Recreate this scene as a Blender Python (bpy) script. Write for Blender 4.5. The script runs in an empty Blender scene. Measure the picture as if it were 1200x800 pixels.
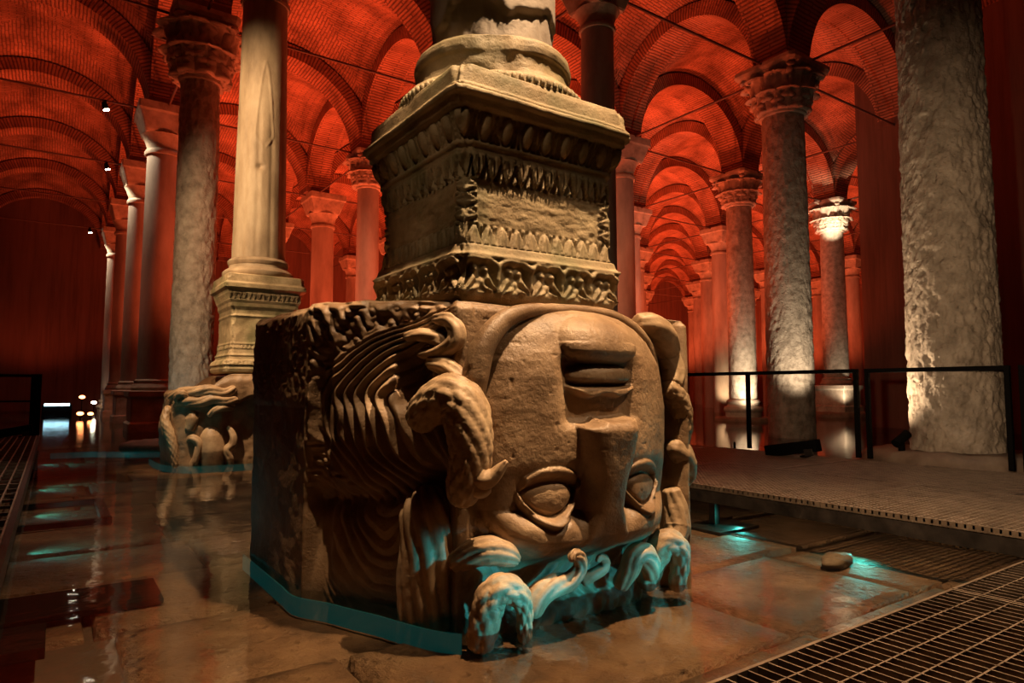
import bpy, bmesh, math, random
import numpy as np
from mathutils import Vector, Matrix

# ------------------------------------------------------------------ scene, camera, world, exposure
SC = bpy.context.scene
COL = SC.collection
random.seed(7)
PI = math.pi

cam_d = bpy.data.cameras.new('camera')
cam_d.sensor_width = 36.0
cam_d.lens = 23.25
cam_d.clip_start = 0.05
cam_d.clip_end = 200
cam = bpy.data.objects.new('camera', cam_d)
COL.objects.link(cam)
cam.location = (-2.107, -3.247, 1.05)
cam.rotation_euler = (math.radians(90 + 4.06), 0, -math.atan2(.569, .822))
SC.camera = cam

world = bpy.data.worlds.new('world')
SC.world = world
world.use_nodes = True
world.node_tree.nodes['Background'].inputs[0].default_value = (1.0, .55, .35, 1)
world.node_tree.nodes['Background'].inputs[1].default_value = 0.007

SC.view_settings.view_transform = 'Standard'
SC.view_settings.look = 'None'
SC.view_settings.gamma = 1
SC.view_settings.exposure = 0.0
SC.view_settings.use_curve_mapping = False
try:
    SC.cycles.use_denoising = True
    SC.cycles.max_bounces = 7
    SC.cycles.diffuse_bounces = 3
    SC.cycles.glossy_bounces = 4
    SC.cycles.transmission_bounces = 4
    SC.cycles.transparent_max_bounces = 12
    SC.cycles.caustics_reflective = False
    SC.cycles.caustics_refractive = False
    SC.cycles.sample_clamp_indirect = 4.0
except Exception:
    pass

WARM = (1.0, .66, .36)
PALE = (1.0, .80, .56)
RED = (1.0, .125, .04)
TEAL = (.05, .72, .95)


def spot(loc, target, watts, color, angle, blend=.6, size=.06):
    d = bpy.data.lights.new('spot_light', 'SPOT')
    d.energy = watts
    d.color = color
    d.spot_size = math.radians(angle)
    d.spot_blend = blend
    d.shadow_soft_size = size
    o = bpy.data.objects.new('spot_light', d)
    o.location = loc
    v = Vector(target) - Vector(loc)
    o.rotation_euler = v.to_track_quat('-Z', 'Y').to_euler()
    COL.objects.link(o)
    return o


AX, AY = 5.55, 5.17           # bay size along x and y
# red floods standing in the bays and washing the vaults: (bay i along y, bay j along x): watts
red_bays = {(1, 0): 150, (2, 0): 800, (3, 0): 900, (4, 0): 800, (5, 0): 700, (6, 0): 160,
            (1, 1): 420, (2, 1): 1000, (3, 1): 900, (4, 1): 800, (5, 1): 700,
            (1, 2): 220, (2, 2): 1000, (3, 2): 1000, (4, 2): 900, (5, 2): 800,
            (1, 3): 110, (2, 3): 900, (3, 3): 1000, (4, 3): 900, (5, 3): 800,
            (1, 4): 120, (2, 4): 460, (3, 4): 900, (4, 4): 900, (5, 4): 800, (3, 5): 800, (4, 5): 800, (5, 5): 800, (2, 5): 600,
            (5, 6): 800, (4, 6): 800, (3, 6): 700,
            (2, -1): 90, (3, -1): 95, (4, -1): 100, (5, -1): 80, (6, -1): 150, (1, -1): 20,
            (6, 1): 500, (6, 2): 600, (6, 3): 700, (6, 4): 700, (6, 5): 800, (6, 6): 900, (6, 7): 900, (5, 7): 900, (4, 7): 800}
for (i, j), w in red_bays.items():
    spot(((j + .5) * AX, (i + .5) * AY, .45), ((j + .5) * AX, (i + .5) * AY, 9), w * 2.0, RED, 128, .7, .25)

# warm spots: overhead on the carved head and its pedestal, with added fills
spot((.55, -2.15, 7.9), (.35, -1.0, 0), 5600, WARM, 52, .8, .06)
spot((2.7, -4.3, 6.6), (.15, -.8, 1.32), 1150, WARM, 15, 1, .08)
spot((-1.25, -.65, 7.9), (-.72, .05, 1.45), 2300, WARM, 13, 1, .05)
spot((-3.6, -2.2, 5.4), (-.15, -.15, 2.15), 170, WARM, 15, .6, .05)  # unseen fill from the side, added to lift the dark pedestal carving
spot((3.9, -1.2, 7.9), (3.7, -.6, 0), 800, (1, .82, .64), 38, .9, .08)
spot((-1.1, 3.9, 7.9), (-1.0, 4.0, 0), 1500, (1, .78, .56), 48, 1, .08)  # unseen spot, added to brighten the water beside the narrow walkway
spot((-1.3, 5.0, 7.9), (-.25, 7.2, 1.0), 3600, WARM, 20, .7, .06)

# ------------------------------------------------------------------ numpy helpers
def _h(i, j, k, seed):
    n = (i * 374761393 + j * 668265263 + k * 2147483647 + seed * 1274126177) & 0xffffffff
    n = ((n ^ (n >> 13)) * 1274126177) & 0xffffffff
    return ((n ^ (n >> 16)) & 0xffff) / 65535.0


def noise3(x, y, z, seed=0):
    x, y, z = np.broadcast_arrays(np.asarray(x, float), np.asarray(y, float), np.asarray(z, float))
    xi, yi, zi = np.floor(x).astype(np.int64), np.floor(y).astype(np.int64), np.floor(z).astype(np.int64)
    fx, fy, fz = x - xi, y - yi, z - zi
    fx, fy, fz = [f * f * (3 - 2 * f) for f in (fx, fy, fz)]
    out = 0
    for a in (0, 1):
        for b in (0, 1):
            for c in (0, 1):
                w = (fx if a else 1 - fx) * (fy if b else 1 - fy) * (fz if c else 1 - fz)
                out = out + w * _h(xi + a, yi + b, zi + c, seed)
    return out * 2 - 1


def fbm(x, y, z, octs=4, seed=0, gain=.5):
    s, a, t = 0, 1.0, 0
    for o in range(octs):
        f = 2.03 ** o
        s = s + a * noise3(x * f, y * f, z * f, seed + o)
        t += a
        a *= gain
    return s / t


def sst(a, b, x):
    t = np.clip((x - a) / (b - a), 0, 1)
    return t * t * (3 - 2 * t)


def gauss(x, s):
    return np.exp(-(x / s) ** 2)


# ------------------------------------------------------------------ mesh helpers
def mesh_np(name, V, F, uv=None, smooth=True):
    """V (n,3), F (m,4) int arrays, uv (m*4,2)"""
    me = bpy.data.meshes.new(name)
    V = np.ascontiguousarray(V, dtype=np.float32)
    F = np.ascontiguousarray(F, dtype=np.int32)
    k = F.shape[1]
    me.vertices.add(len(V))
    me.vertices.foreach_set('co', V.ravel())
    me.loops.add(F.size)
    me.loops.foreach_set('vertex_index', F.ravel())
    me.polygons.add(len(F))
    me.polygons.foreach_set('loop_start', np.arange(0, F.size, k, dtype=np.int32))
    me.polygons.foreach_set('use_smooth', np.full(len(F), smooth, dtype=bool))
    if uv is not None:
        l = me.uv_layers.new(name='UVMap')
        l.data.foreach_set('uv', np.ascontiguousarray(uv, dtype=np.float32).ravel())
    me.update(calc_edges=True)
    me.validate()
    return me


def grid_faces(n, m, cu=False, off=0):
    """vertices indexed i*m+j, i in n (cyclic when cu), j in m"""
    ii = np.arange(n if cu else n - 1)
    jj = np.arange(m - 1)
    I, J = np.meshgrid(ii, jj, indexing='ij')
    I2 = (I + 1) % n
    f = np.stack([I * m + J, I2 * m + J, I2 * m + J + 1, I * m + J + 1], -1).reshape(-1, 4)
    return f + off


def grid_mesh(name, P, cu=False, uv=None, smooth=True):
    n, m = P.shape[:2]
    f = grid_faces(n, m, cu)
    u = None
    if uv is not None:
        u = uv.reshape(-1, 2)[f.ravel()]
    return mesh_np(name, P.reshape(-1, 3), f, u, smooth)


def link(name, me, mat=None, parent=None, loc=None, rot=None, scale=None):
    o = bpy.data.objects.new(name, me)
    COL.objects.link(o)
    if mat is not None and me is not None and not me.materials:
        me.materials.append(mat)
    if parent is not None:
        o.parent = parent
    if loc is not None:
        o.location = loc
    if rot is not None:
        o.rotation_euler = rot
    if scale is not None:
        o.scale = scale
    return o


def tag(o, label, cat=None, group=None, kind=None):
    o['label'] = label
    if cat:
        o['category'] = cat
    if group:
        o['group'] = group
    if kind:
        o['kind'] = kind
    return o


def empty(name, loc=(0, 0, 0), rz=0):
    o = bpy.data.objects.new(name, None)
    o.empty_display_size = .2
    COL.objects.link(o)
    o.location = loc
    o.rotation_euler = (0, 0, rz)
    return o


def copy_tree(o, parent=None):
    c = o.copy()
    COL.objects.link(c)
    c.parent = parent
    for ch in o.children:
        copy_tree(ch, c)
    return c


class MB:
    """collects simple shapes for one mesh"""
    def __init__(self):
        self.bm = bmesh.new()

    def box(self, c, s, bevel=0, rot=None):
        vs = bmesh.ops.create_cube(self.bm, size=1)['verts']
        M = Matrix.Translation(c) @ (rot.to_4x4() if rot else Matrix.Identity(4)) @ Matrix.Diagonal((s[0], s[1], s[2], 1))
        bmesh.ops.transform(self.bm, matrix=M, verts=vs)
        if bevel:
            es = list({e for v in vs for e in v.link_edges})
            bmesh.ops.bevel(self.bm, geom=es, offset=bevel, segments=2, affect='EDGES', profile=.6)
        return self

    def cyl(self, a, b, r, n=12, r2=None):
        a, b = Vector(a), Vector(b)
        d = b - a
        vs = bmesh.ops.create_cone(self.bm, cap_ends=True, segments=n, radius1=r, radius2=r if r2 is None else r2, depth=d.length)['verts']
        M = Matrix.Translation((a + b) / 2) @ d.to_track_quat('Z', 'Y').to_matrix().to_4x4()
        bmesh.ops.transform(self.bm, matrix=M, verts=vs)
        return self

    def sphere(self, c, r, u=12, v=8, sc=(1, 1, 1)):
        vs = bmesh.ops.create_uvsphere(self.bm, u_segments=u, v_segments=v, radius=r)['verts']
        bmesh.ops.transform(self.bm, matrix=Matrix.Translation(c) @ Matrix.Diagonal((sc[0], sc[1], sc[2], 1)), verts=vs)
        return self

    def mesh(self, name, smooth=False):
        me = bpy.data.meshes.new(name)
        self.bm.normal_update()
        self.bm.to_mesh(me)
        self.bm.free()
        if smooth:
            me.polygons.foreach_set('use_smooth', [True] * len(me.polygons))
            try:
                me.set_sharp_from_angle(angle=math.radians(40))
            except Exception:
                pass
        return me

    def build(self, name, mat, parent=None, smooth=False, **k):
        return link(name, self.mesh(name, smooth), mat, parent, **k)


def catmull(pts, n):
    P = np.array(pts, float)
    P = np.vstack([2 * P[0] - P[1], P, 2 * P[-1] - P[-2]])
    seg = len(P) - 3
    t = np.linspace(0, seg - 1e-6, n)
    k = t.astype(int)
    f = (t - k)[:, None]
    a, b, c, d = P[k], P[k + 1], P[k + 2], P[k + 3]
    return .5 * (2 * b + (c - a) * f + (2 * a - 5 * b + 4 * c - d) * f ** 2 + (3 * b - a - 3 * c + d) * f ** 3)


def tube_mesh(name, pts, radii, n=80, m=24, scales=0, grooves=0, amp=.006, rough=.002, taper_ends=True, seed=0, squash=1.0):
    """swept tube; scales = number of scale columns around, grooves = lengthwise helical grooves"""
    P = catmull(pts, n)
    R = np.interp(np.linspace(0, 1, n), np.linspace(0, 1, len(radii)), radii)
    T = np.gradient(P, axis=0)
    L = np.linalg.norm(T, axis=1)
    T /= L[:, None]
    s = np.concatenate([[0], np.cumsum((L[1:] + L[:-1]) / 2)])
    nv = np.cross(T[0], [0, 0, 1.0])
    if np.linalg.norm(nv) < .1:
        nv = np.cross(T[0], [1.0, 0, 0])
    nv /= np.linalg.norm(nv)
    Ns = []
    for k in range(n):
        nv = nv - T[k] * (nv @ T[k])
        nv /= np.linalg.norm(nv)
        Ns.append(nv.copy())
    Ns = np.array(Ns)
    Bs = np.cross(T, Ns)
    th = np.linspace(0, 2 * PI, m, endpoint=False)
    S, TH = np.meshgrid(s, th, indexing='ij')
    RR = np.repeat(R[:, None], m, 1)
    if scales:
        rm = np.mean(R)
        u = TH / (2 * PI) * scales
        v = S / (2 * PI * rm / scales)
        a = np.abs(np.sin(PI * (u + v * .5)) * np.sin(PI * (u - v * .5)))
        RR = RR + amp * (a ** .45 - .6)
    if grooves:
        ph = TH / (2 * PI) * grooves + S / (np.mean(R) * 9) * grooves * .3
        RR = RR + amp * (np.abs(np.sin(PI * ph)) ** .6 - .6)
    if taper_ends:
        e = np.minimum(np.arange(n), np.arange(n)[::-1]) / max(2, n * .06)
        RR = RR * np.sqrt(np.clip(1 - (1 - np.clip(e, 0, 1)) ** 2, .0004, 1))[:, None]
    V = P[:, None] + (Ns[:, None] * np.cos(TH)[..., None] * squash + Bs[:, None] * np.sin(TH)[..., None]) * RR[..., None]
    if rough:
        V = V + (fbm(V[..., 0] * 30, V[..., 1] * 30, V[..., 2] * 30, 2, seed) * rough)[..., None] * .7
    # transpose so that the ring is the cyclic axis
    return grid_mesh(name, np.swapaxes(V, 0, 1)[::-1], cu=True)


# ------------------------------------------------------------------ materials
def nodes(name):
    m = bpy.data.materials.new(name)
    m.use_nodes = True
    nt = m.node_tree
    b = nt.nodes['Principled BSDF']
    return m, nt, b


def N(nt, t, **k):
    n = nt.nodes.new(t)
    for a, v in k.items():
        setattr(n, a, v)
    return n


def ramp(nt, stops):
    r = N(nt, 'ShaderNodeValToRGB')
    e = r.color_ramp.elements
    e[0].position, e[0].color = stops[0][0], (*stops[0][1], 1)
    e[1].position, e[1].color = stops[-1][0], (*stops[-1][1], 1)
    for p, c in stops[1:-1]:
        x = e.new(p)
        x.color = (*c, 1)
    return r


def stone(name, cols, scale=3.0, rough=(.55, .8), bump=.4, bscale=40, pits=0.0, stain=None, spec=.35, stretch=(1, 1, 1), bdist=.01):
    m, nt, b = nodes(name)
    L = nt.links.new
    tc = N(nt, 'ShaderNodeTexCoord')
    oi = N(nt, 'ShaderNodeObjectInfo')
    mul = N(nt, 'ShaderNodeVectorMath', operation='SCALE')
    comb = N(nt, 'ShaderNodeCombineXYZ')
    L(oi.outputs['Random'], comb.inputs[0]); L(oi.outputs['Random'], comb.inputs[2])
    mul.inputs['Scale'].default_value = 13.0
    L(comb.outputs[0], mul.inputs[0])
    add = N(nt, 'ShaderNodeVectorMath', operation='ADD')
    L(tc.outputs['Object'], add.inputs[0]); L(mul.outputs[0], add.inputs[1])
    st = N(nt, 'ShaderNodeVectorMath', operation='MULTIPLY')
    st.inputs[1].default_value = stretch
    L(add.outputs[0], st.inputs[0])
    n1 = N(nt, 'ShaderNodeTexNoise')
    n1.inputs['Scale'].default_value = scale
    n1.inputs['Detail'].default_value = 8
    n1.inputs['Roughness'].default_value = .62
    L(st.outputs[0], n1.inputs['Vector'])
    k = len(cols)
    r = ramp(nt, [(.28 + .44 * i / (k - 1), c) for i, c in enumerate(cols)])
    L(n1.outputs['Fac'], r.inputs[0])
    col = r.outputs[0]
    if stain:
        n2 = N(nt, 'ShaderNodeTexNoise')
        n2.inputs['Scale'].default_value = scale * .6
        n2.inputs['Detail'].default_value = 5
        L(add.outputs[0], n2.inputs['Vector'])
        rr = ramp(nt, [(.48, (0, 0, 0)), (.66, (1, 1, 1))])
        L(n2.outputs['Color'], rr.inputs[0])
        mx = N(nt, 'ShaderNodeMixRGB')
        mx.inputs[2].default_value = (*stain, 1)
        L(rr.outputs[0], mx.inputs[0]); L(col, mx.inputs[1])
        col = mx.outputs[0]
    L(col, b.inputs['Base Color'])
    nb = N(nt, 'ShaderNodeTexNoise')
    nb.inputs['Scale'].default_value = bscale
    nb.inputs['Detail'].default_value = 6
    nb.inputs['Roughness'].default_value = .65
    L(add.outputs[0], nb.inputs['Vector'])
    h = nb.outputs['Fac']
    if pits:
        vo = N(nt, 'ShaderNodeTexVoronoi')
        vo.inputs['Scale'].default_value = bscale * .7
        L(add.outputs[0], vo.inputs['Vector'])
        pr = ramp(nt, [(.0, (0, 0, 0)), (.28, (1, 1, 1))])
        L(vo.outputs['Distance'], pr.inputs[0])
        ma = N(nt, 'ShaderNodeMath', operation='MULTIPLY_ADD')
        ma.inputs[1].default_value = pits
        L(pr.outputs[0], ma.inputs[0]); L(h, ma.inputs[2])
        h = ma.outputs[0]
    bp = N(nt, 'ShaderNodeBump')
    bp.inputs['Strength'].default_value = bump
    bp.inputs['Distance'].default_value = bdist
    L(h, bp.inputs['Height'])
    L(bp.outputs[0], b.inputs['Normal'])
    mr = N(nt, 'ShaderNodeMapRange')
    mr.inputs['To Min'].default_value, mr.inputs['To Max'].default_value = rough
    L(n1.outputs['Fac'], mr.inputs[0])
    L(mr.outputs[0], b.inputs['Roughness'])
    b.inputs['Specular IOR Level'].default_value = spec
    return m


def brickmat(name, c1, c2, mortar, bw=.34, rh=.085, msize=.016):
    """brickwork laid along the UV map, in metres"""
    m, nt, b = nodes(name)
    L = nt.links.new
    uv = N(nt, 'ShaderNodeUVMap')
    br = N(nt, 'ShaderNodeTexBrick')
    br.inputs['Color1'].default_value = (*c1, 1)
    br.inputs['Color2'].default_value = (*c2, 1)
    br.inputs['Mortar'].default_value = (*mortar, 1)
    br.inputs['Scale'].default_value = 1
    br.inputs['Brick Width'].default_value = bw
    br.inputs['Row Height'].default_value = rh
    br.inputs['Mortar Size'].default_value = msize
    br.inputs['Mortar Smooth'].default_value = .4
    wob = N(nt, 'ShaderNodeTexNoise')
    wob.inputs['Scale'].default_value = 3
    L(uv.outputs[0], wob.inputs['Vector'])
    sc = N(nt, 'ShaderNodeVectorMath', operation='SCALE')
    sc.inputs['Scale'].default_value = .05
    L(wob.outputs['Color'], sc.inputs[0])
    ad = N(nt, 'ShaderNodeVectorMath', operation='ADD')
    L(uv.outputs[0], ad.inputs[0]); L(sc.outputs[0], ad.inputs[1])
    L(ad.outputs[0], br.inputs['Vector'])
    tc = N(nt, 'ShaderNodeTexCoord')
    n1 = N(nt, 'ShaderNodeTexNoise')
    n1.inputs['Scale'].default_value = 1.1
    n1.inputs['Detail'].default_value = 7
    L(tc.outputs['Object'], n1.inputs['Vector'])
    r = ramp(nt, [(.3, (.45, .42, .4)), (.7, (1.15, 1.1, 1.05))])
    L(n1.outputs['Fac'], r.inputs[0])
    mx = N(nt, 'ShaderNodeMixRGB', blend_type='MULTIPLY')
    mx.inputs[0].default_value = 1
    L(br.outputs['Color'], mx.inputs[1]); L(r.outputs[0], mx.inputs[2])
    L(mx.outputs[0], b.inputs['Base Color'])
    n2 = N(nt, 'ShaderNodeTexNoise')
    n2.inputs['Scale'].default_value = 14
    L(tc.outputs['Object'], n2.inputs['Vector'])
    ma = N(nt, 'ShaderNodeMath', operation='MULTIPLY_ADD')
    ma.inputs[1].default_value = -.8
    L(br.outputs['Fac'], ma.inputs[0]); L(n2.outputs['Fac'], ma.inputs[2])
    bp = N(nt, 'ShaderNodeBump')
    bp.inputs['Strength'].default_value = .9
    bp.inputs['Distance'].default_value = .03
    L(ma.outputs[0], bp.inputs['Height'])
    L(bp.outputs[0], b.inputs['Normal'])
    b.inputs['Roughness'].default_value = .85
    b.inputs['Specular IOR Level'].default_value = .15
    return m


def plain(name, col, rough=.5, metal=0.0, emit=None, estr=0.0, spec=.5):
    m, nt, b = nodes(name)
    b.inputs['Base Color'].default_value = (*col, 1)
    b.inputs['Roughness'].default_value = rough
    b.inputs['Metallic'].default_value = metal
    b.inputs['Specular IOR Level'].default_value = spec
    if emit:
        b.inputs['Emission Color'].default_value = (*emit, 1)
        b.inputs['Emission Strength'].default_value = estr
    return m


M = {}
M['head'] = stone('head_marble', [(.11, .062, .032), (.27, .17, .095), (.44, .30, .18)], 3.4, (.34, .6), .45, 60, .3, stain=(.14, .075, .034), spec=.45)
M['snake'] = stone('snake_marble', [(.16, .10, .055), (.36, .24, .14), (.5, .36, .22)], 5, (.36, .6), .3, 60, .2)
M['pedestal'] = stone('pedestal_marble', [(.14, .10, .05), (.30, .22, .125), (.42, .33, .2)], 4, (.5, .75), .5, 60, .3, stain=(.13, .12, .055))
M['shaft_warm'] = stone('shaft_marble', [(.20, .14, .085), (.38, .28, .18), (.52, .41, .28)], 3.2, (.5, .75), .35, 30, .2, stretch=(1, 1, .35))
M['shaft_rough'] = stone('shaft_granite', [(.17, .135, .10), (.33, .27, .21), (.47, .39, .31)], 6, (.6, .85), .9, 24, .5, bdist=.02)
M['shaft_plain'] = stone('shaft_grey', [(.22, .17, .14), (.34, .28, .23), (.44, .37, .31)], 2.0, (.55, .8), .4, 26, .2, stretch=(1, 1, .3))
M['capital'] = stone('capital_stone', [(.20, .155, .12), (.36, .29, .22), (.48, .39, .30)], 4, (.6, .85), .6, 30, .3)
M['island'] = stone('island_stone', [(.07, .045, .03), (.15, .10, .065), (.22, .155, .10)], 3, (.5, .8), .7, 18, .3)
M['slab'] = stone('paving_stone', [(.042, .021, .011), (.145, .076, .039), (.25, .148, .080)], 2.4, (.5, .75), 1.0, 14, .5, stain=(.045, .025, .014), bdist=.05)
M['joint'] = plain('joint_silt', (.05, .03, .018), .9)
M['brick'] = brickmat('vault_brick', (.50, .25, .16), (.40, .19, .12), (.24, .13, .09))
M['archbrick'] = brickmat('arch_brick', (.50, .25, .16), (.38, .18, .11), (.20, .10, .07), bw=.8, rh=.085, msize=.02)
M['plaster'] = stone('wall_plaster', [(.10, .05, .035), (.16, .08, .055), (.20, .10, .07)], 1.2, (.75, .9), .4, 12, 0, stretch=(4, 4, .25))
M['steel'] = stone('dark_steel', [(.018, .015, .013), (.035, .028, .024), (.06, .048, .04)], 8, (.35, .6), .15, 60)
M['steel'].node_tree.nodes['Principled BSDF'].inputs['Metallic'].default_value = .6
M['grate'] = stone('grating_steel', [(.14, .10, .075), (.24, .18, .13), (.32, .24, .18)], 9, (.35, .6), .1, 80)
M['grate'].node_tree.nodes['Principled BSDF'].inputs['Metallic'].default_value = .75
M['black'] = plain('black_metal', (.005, .0045, .004), .8, 0, spec=.03)
M['iron'] = plain('rod_iron', (.10, .05, .035), .6, .4)
M['led'] = plain('teal_led', (.01, .09, .10), .4, 0, (.008, .40, .40), .065)  # emissive teal standing in for light on the submerged stone
M['lens'] = plain('lamp_lens', (.9, .85, .75), .2, 0, (1, .85, .62), 40)
M['ember'] = plain('orange_lamp', (.9, .4, .2), .3, 0, (1, .32, .10), 9)
M['screen'] = plain('blue_lamp', (.6, .8, .9), .3, 0, (.45, .85, 1), 6)


def watermat():
    m = bpy.data.materials.new('still_water')
    m.use_nodes = True
    nt = m.node_tree
    nt.nodes.clear()
    L = nt.links.new
    out = N(nt, 'ShaderNodeOutputMaterial')
    mix = N(nt, 'ShaderNodeMixShader')
    tr = N(nt, 'ShaderNodeBsdfTransparent')
    tr.inputs[0].default_value = (.86, .84, .76, 1)
    gl = N(nt, 'ShaderNodeBsdfGlossy')
    gl.inputs['Roughness'].default_value = .05
    fr = N(nt, 'ShaderNodeFresnel')
    fr.inputs['IOR'].default_value = 1.42
    tc = N(nt, 'ShaderNodeTexCoord')
    n = N(nt, 'ShaderNodeTexNoise')
    n.inputs['Scale'].default_value = 5
    n.inputs['Detail'].default_value = 3
    L(tc.outputs['Object'], n.inputs['Vector'])
    bp = N(nt, 'ShaderNodeBump')
    bp.inputs['Strength'].default_value = .10
    bp.inputs['Distance'].default_value = .03
    L(n.outputs['Fac'], bp.inputs['Height'])
    L(bp.outputs[0], gl.inputs['Normal']); L(bp.outputs[0], fr.inputs['Normal'])
    L(fr.outputs[0], mix.inputs[0]); L(tr.outputs[0], mix.inputs[1]); L(gl.outputs[0], mix.inputs[2])
    L(mix.outputs[0], out.inputs[0])
    return m


M['water'] = watermat()

# ------------------------------------------------------------------ the setting: floor, water, walls
X0, X1, Y0, Y1 = -2 * AX, 8 * AX, -2 * AY, 7 * AY
BED = -.12
floor = tag(MB().box(((X0 + X1) / 2, (Y0 + Y1) / 2, BED - .15), (X1 - X0 + 2, Y1 - Y0 + 2, .2)).build('floor', M['joint']), 'flooded stone floor of the cistern', kind='structure')
FLOOR_TOP = BED - .05


def slab_mesh(w, l, seed):
    n, m = 9, 9
    u, v = np.meshgrid(np.linspace(-.5, .5, n), np.linspace(-.5, .5, m), indexing='ij')
    edge = np.minimum(.5 - abs(u), .5 - abs(v))
    z = .05 + .012 * fbm(u * 3 + seed * 5.1, v * 3, seed, 3, seed) - .012 * (edge < .02)
    P = np.stack([u * w, v * l, z], -1)
    P[0, :, 2] = P[-1, :, 2] = P[:, 0, 2] = P[:, -1, 2] = -.03
    ins = np.array([-.5, -.488] + list(np.linspace(-.4, .4, 5)) + [.488, .5])
    U, W = np.meshgrid(ins, ins, indexing='ij')
    P[..., 0], P[..., 1] = U * w, W * l
    return grid_mesh('paving_slab', P)


slab_kinds = [slab_mesh(1.5, .95, 1), slab_mesh(1.15, .95, 2), slab_mesh(1.85, .95, 3), slab_mesh(1.3, .95, 4)]
slab_w = [1.5, 1.15, 1.85, 1.3]
for me in slab_kinds:
    me.materials.append(M['slab'])
rng = random.Random(3)
FWD = Vector((.569, .822, 0)); RGT = Vector((.822, -.569, 0))


def in_view(x, y, z=0, margin=1.15):
    d = Vector((x + 2.107, y + 3.247, 0))
    zz = d.dot(FWD)
    if zz < .3:
        return False
    return abs(d.dot(RGT) / zz) < .774 * margin


ny = 0
y = -3.3
while y < 13:
    x = -5.5 + rng.random() * 1.2
    while x < 8.5:
        k = rng.randrange(4)
        w = slab_w[k]
        if in_view(x + w / 2, y + .5, 0, 1.3) or in_view(x, y, 0, 1.1):
            link('paving_slab', slab_kinds[k], None, floor, loc=(x + w / 2, y + .48, FLOOR_TOP + rng.uniform(-.012, .012)), rot=(rng.uniform(-.006, .006), rng.uniform(-.006, .006), 0))
        x += w + .022
    y += .972

wn = 2
water = tag(mesh_obj := link('water', grid_mesh('water', np.array([[[X0, Y0, 0], [X0, Y1, 0]], [[X1, Y0, 0], [X1, Y1, 0]]], float)), M['water']), 'shallow still water flooding the cistern floor', kind='structure')


def wall(name, c, s, label):
    return tag(MB().box(c, s).build(name, M['plaster']), label, kind='structure')


ZT = 11.6
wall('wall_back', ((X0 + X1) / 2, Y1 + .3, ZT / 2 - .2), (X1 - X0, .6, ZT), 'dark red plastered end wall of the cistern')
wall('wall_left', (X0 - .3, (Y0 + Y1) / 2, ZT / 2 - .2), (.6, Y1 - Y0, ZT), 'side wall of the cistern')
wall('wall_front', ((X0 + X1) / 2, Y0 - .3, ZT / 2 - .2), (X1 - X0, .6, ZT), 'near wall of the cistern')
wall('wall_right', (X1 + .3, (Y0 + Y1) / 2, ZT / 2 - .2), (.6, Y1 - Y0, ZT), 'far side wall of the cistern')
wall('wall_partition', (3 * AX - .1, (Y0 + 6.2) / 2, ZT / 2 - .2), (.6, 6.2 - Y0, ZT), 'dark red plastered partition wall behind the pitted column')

# ------------------------------------------------------------------ ceiling: groined brick vaults on transverse arches
SPR = 8.15          # springing level
ceiling = tag(empty('ceiling'), 'red-lit brick groin vaults', kind='structure')


def vault_mesh():
    n = 41
    a, b = AX / 2, AY / 2
    x, y = np.meshgrid(np.linspace(-a, a, n), np.linspace(-b, b, n), indexing='ij')
    hx = 2.55 * np.sqrt(np.clip(1 - (x / a) ** 2, 0, 1))
    hy = 2.55 * np.sqrt(np.clip(1 - (y / b) ** 2, 0, 1))
    k = 9.0
    z = np.log(np.exp(k * hx) + np.exp(k * hy)) / k - math.log(2) / k * 0
    z = z + .30 * (1 - (x / a) ** 2) * (1 - (y / b) ** 2)
    P = np.stack([x, y, SPR + z], -1)
    ax = np.arcsin(np.clip(x / a, -1, 1)) * 2.65
    ay = np.arcsin(np.clip(y / b, -1, 1)) * 2.65
    sel = (hx >= hy)[..., None]
    uvA = np.stack([y, ax], -1)     # barrel along y
    uvB = np.stack([x, ay], -1)
    f = grid_faces(n, n)
    cen = hx.ravel()[f].mean(1) >= hy.ravel()[f].mean(1)
    uv = np.where(cen[:, None, None], uvA.reshape(-1, 2)[f], uvB.reshape(-1, 2)[f])
    # faces look down
    return mesh_np('vault', P.reshape(-1, 3), f[:, ::-1], uv[:, ::-1].reshape(-1, 2))


vm = vault_mesh()
vm.materials.append(M['brick'])


def arch_mesh(span, length_axis):
    """arch of elliptical profile spanning along x, width along y; ring .34 thick with a stepped extrados"""
    a, rise, t, w = span / 2 - .42, 2.22, .36, .42
    th = np.linspace(0, PI, 49)
    prof = []
    for (da, y_) in ((t, -w), (0, -w), (0, w), (t, w)):
        prof.append(np.stack([-(a + da) * np.cos(th), np.full_like(th, y_), SPR + (rise + da) * np.sin(th)], -1))
    P = []
    uv = []
    arc = th * (rise + .1)
    order = [(0, 1), (1, 2), (2, 3)]
    V, Fs, U = [], [], []
    off = 0
    for q, (p, r) in enumerate(order):
        G = np.stack([prof[p], prof[r]], 1)
        V.append(G.reshape(-1, 3))
        f = grid_faces(49, 2, False, 0)
        wv = np.array([0, .36]) if q != 1 else np.array([0, .84])
        uu = np.stack([np.repeat(wv[None], 49, 0), np.repeat(arc[:, None], 2, 1)], -1).reshape(-1, 2)
        U.append(uu[f].reshape(-1, 2))
        Fs.append(f + off)
        off += 98
    me = mesh_np('arch', np.concatenate(V), np.concatenate(Fs), np.concatenate(U), smooth=False)
    return me


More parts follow.
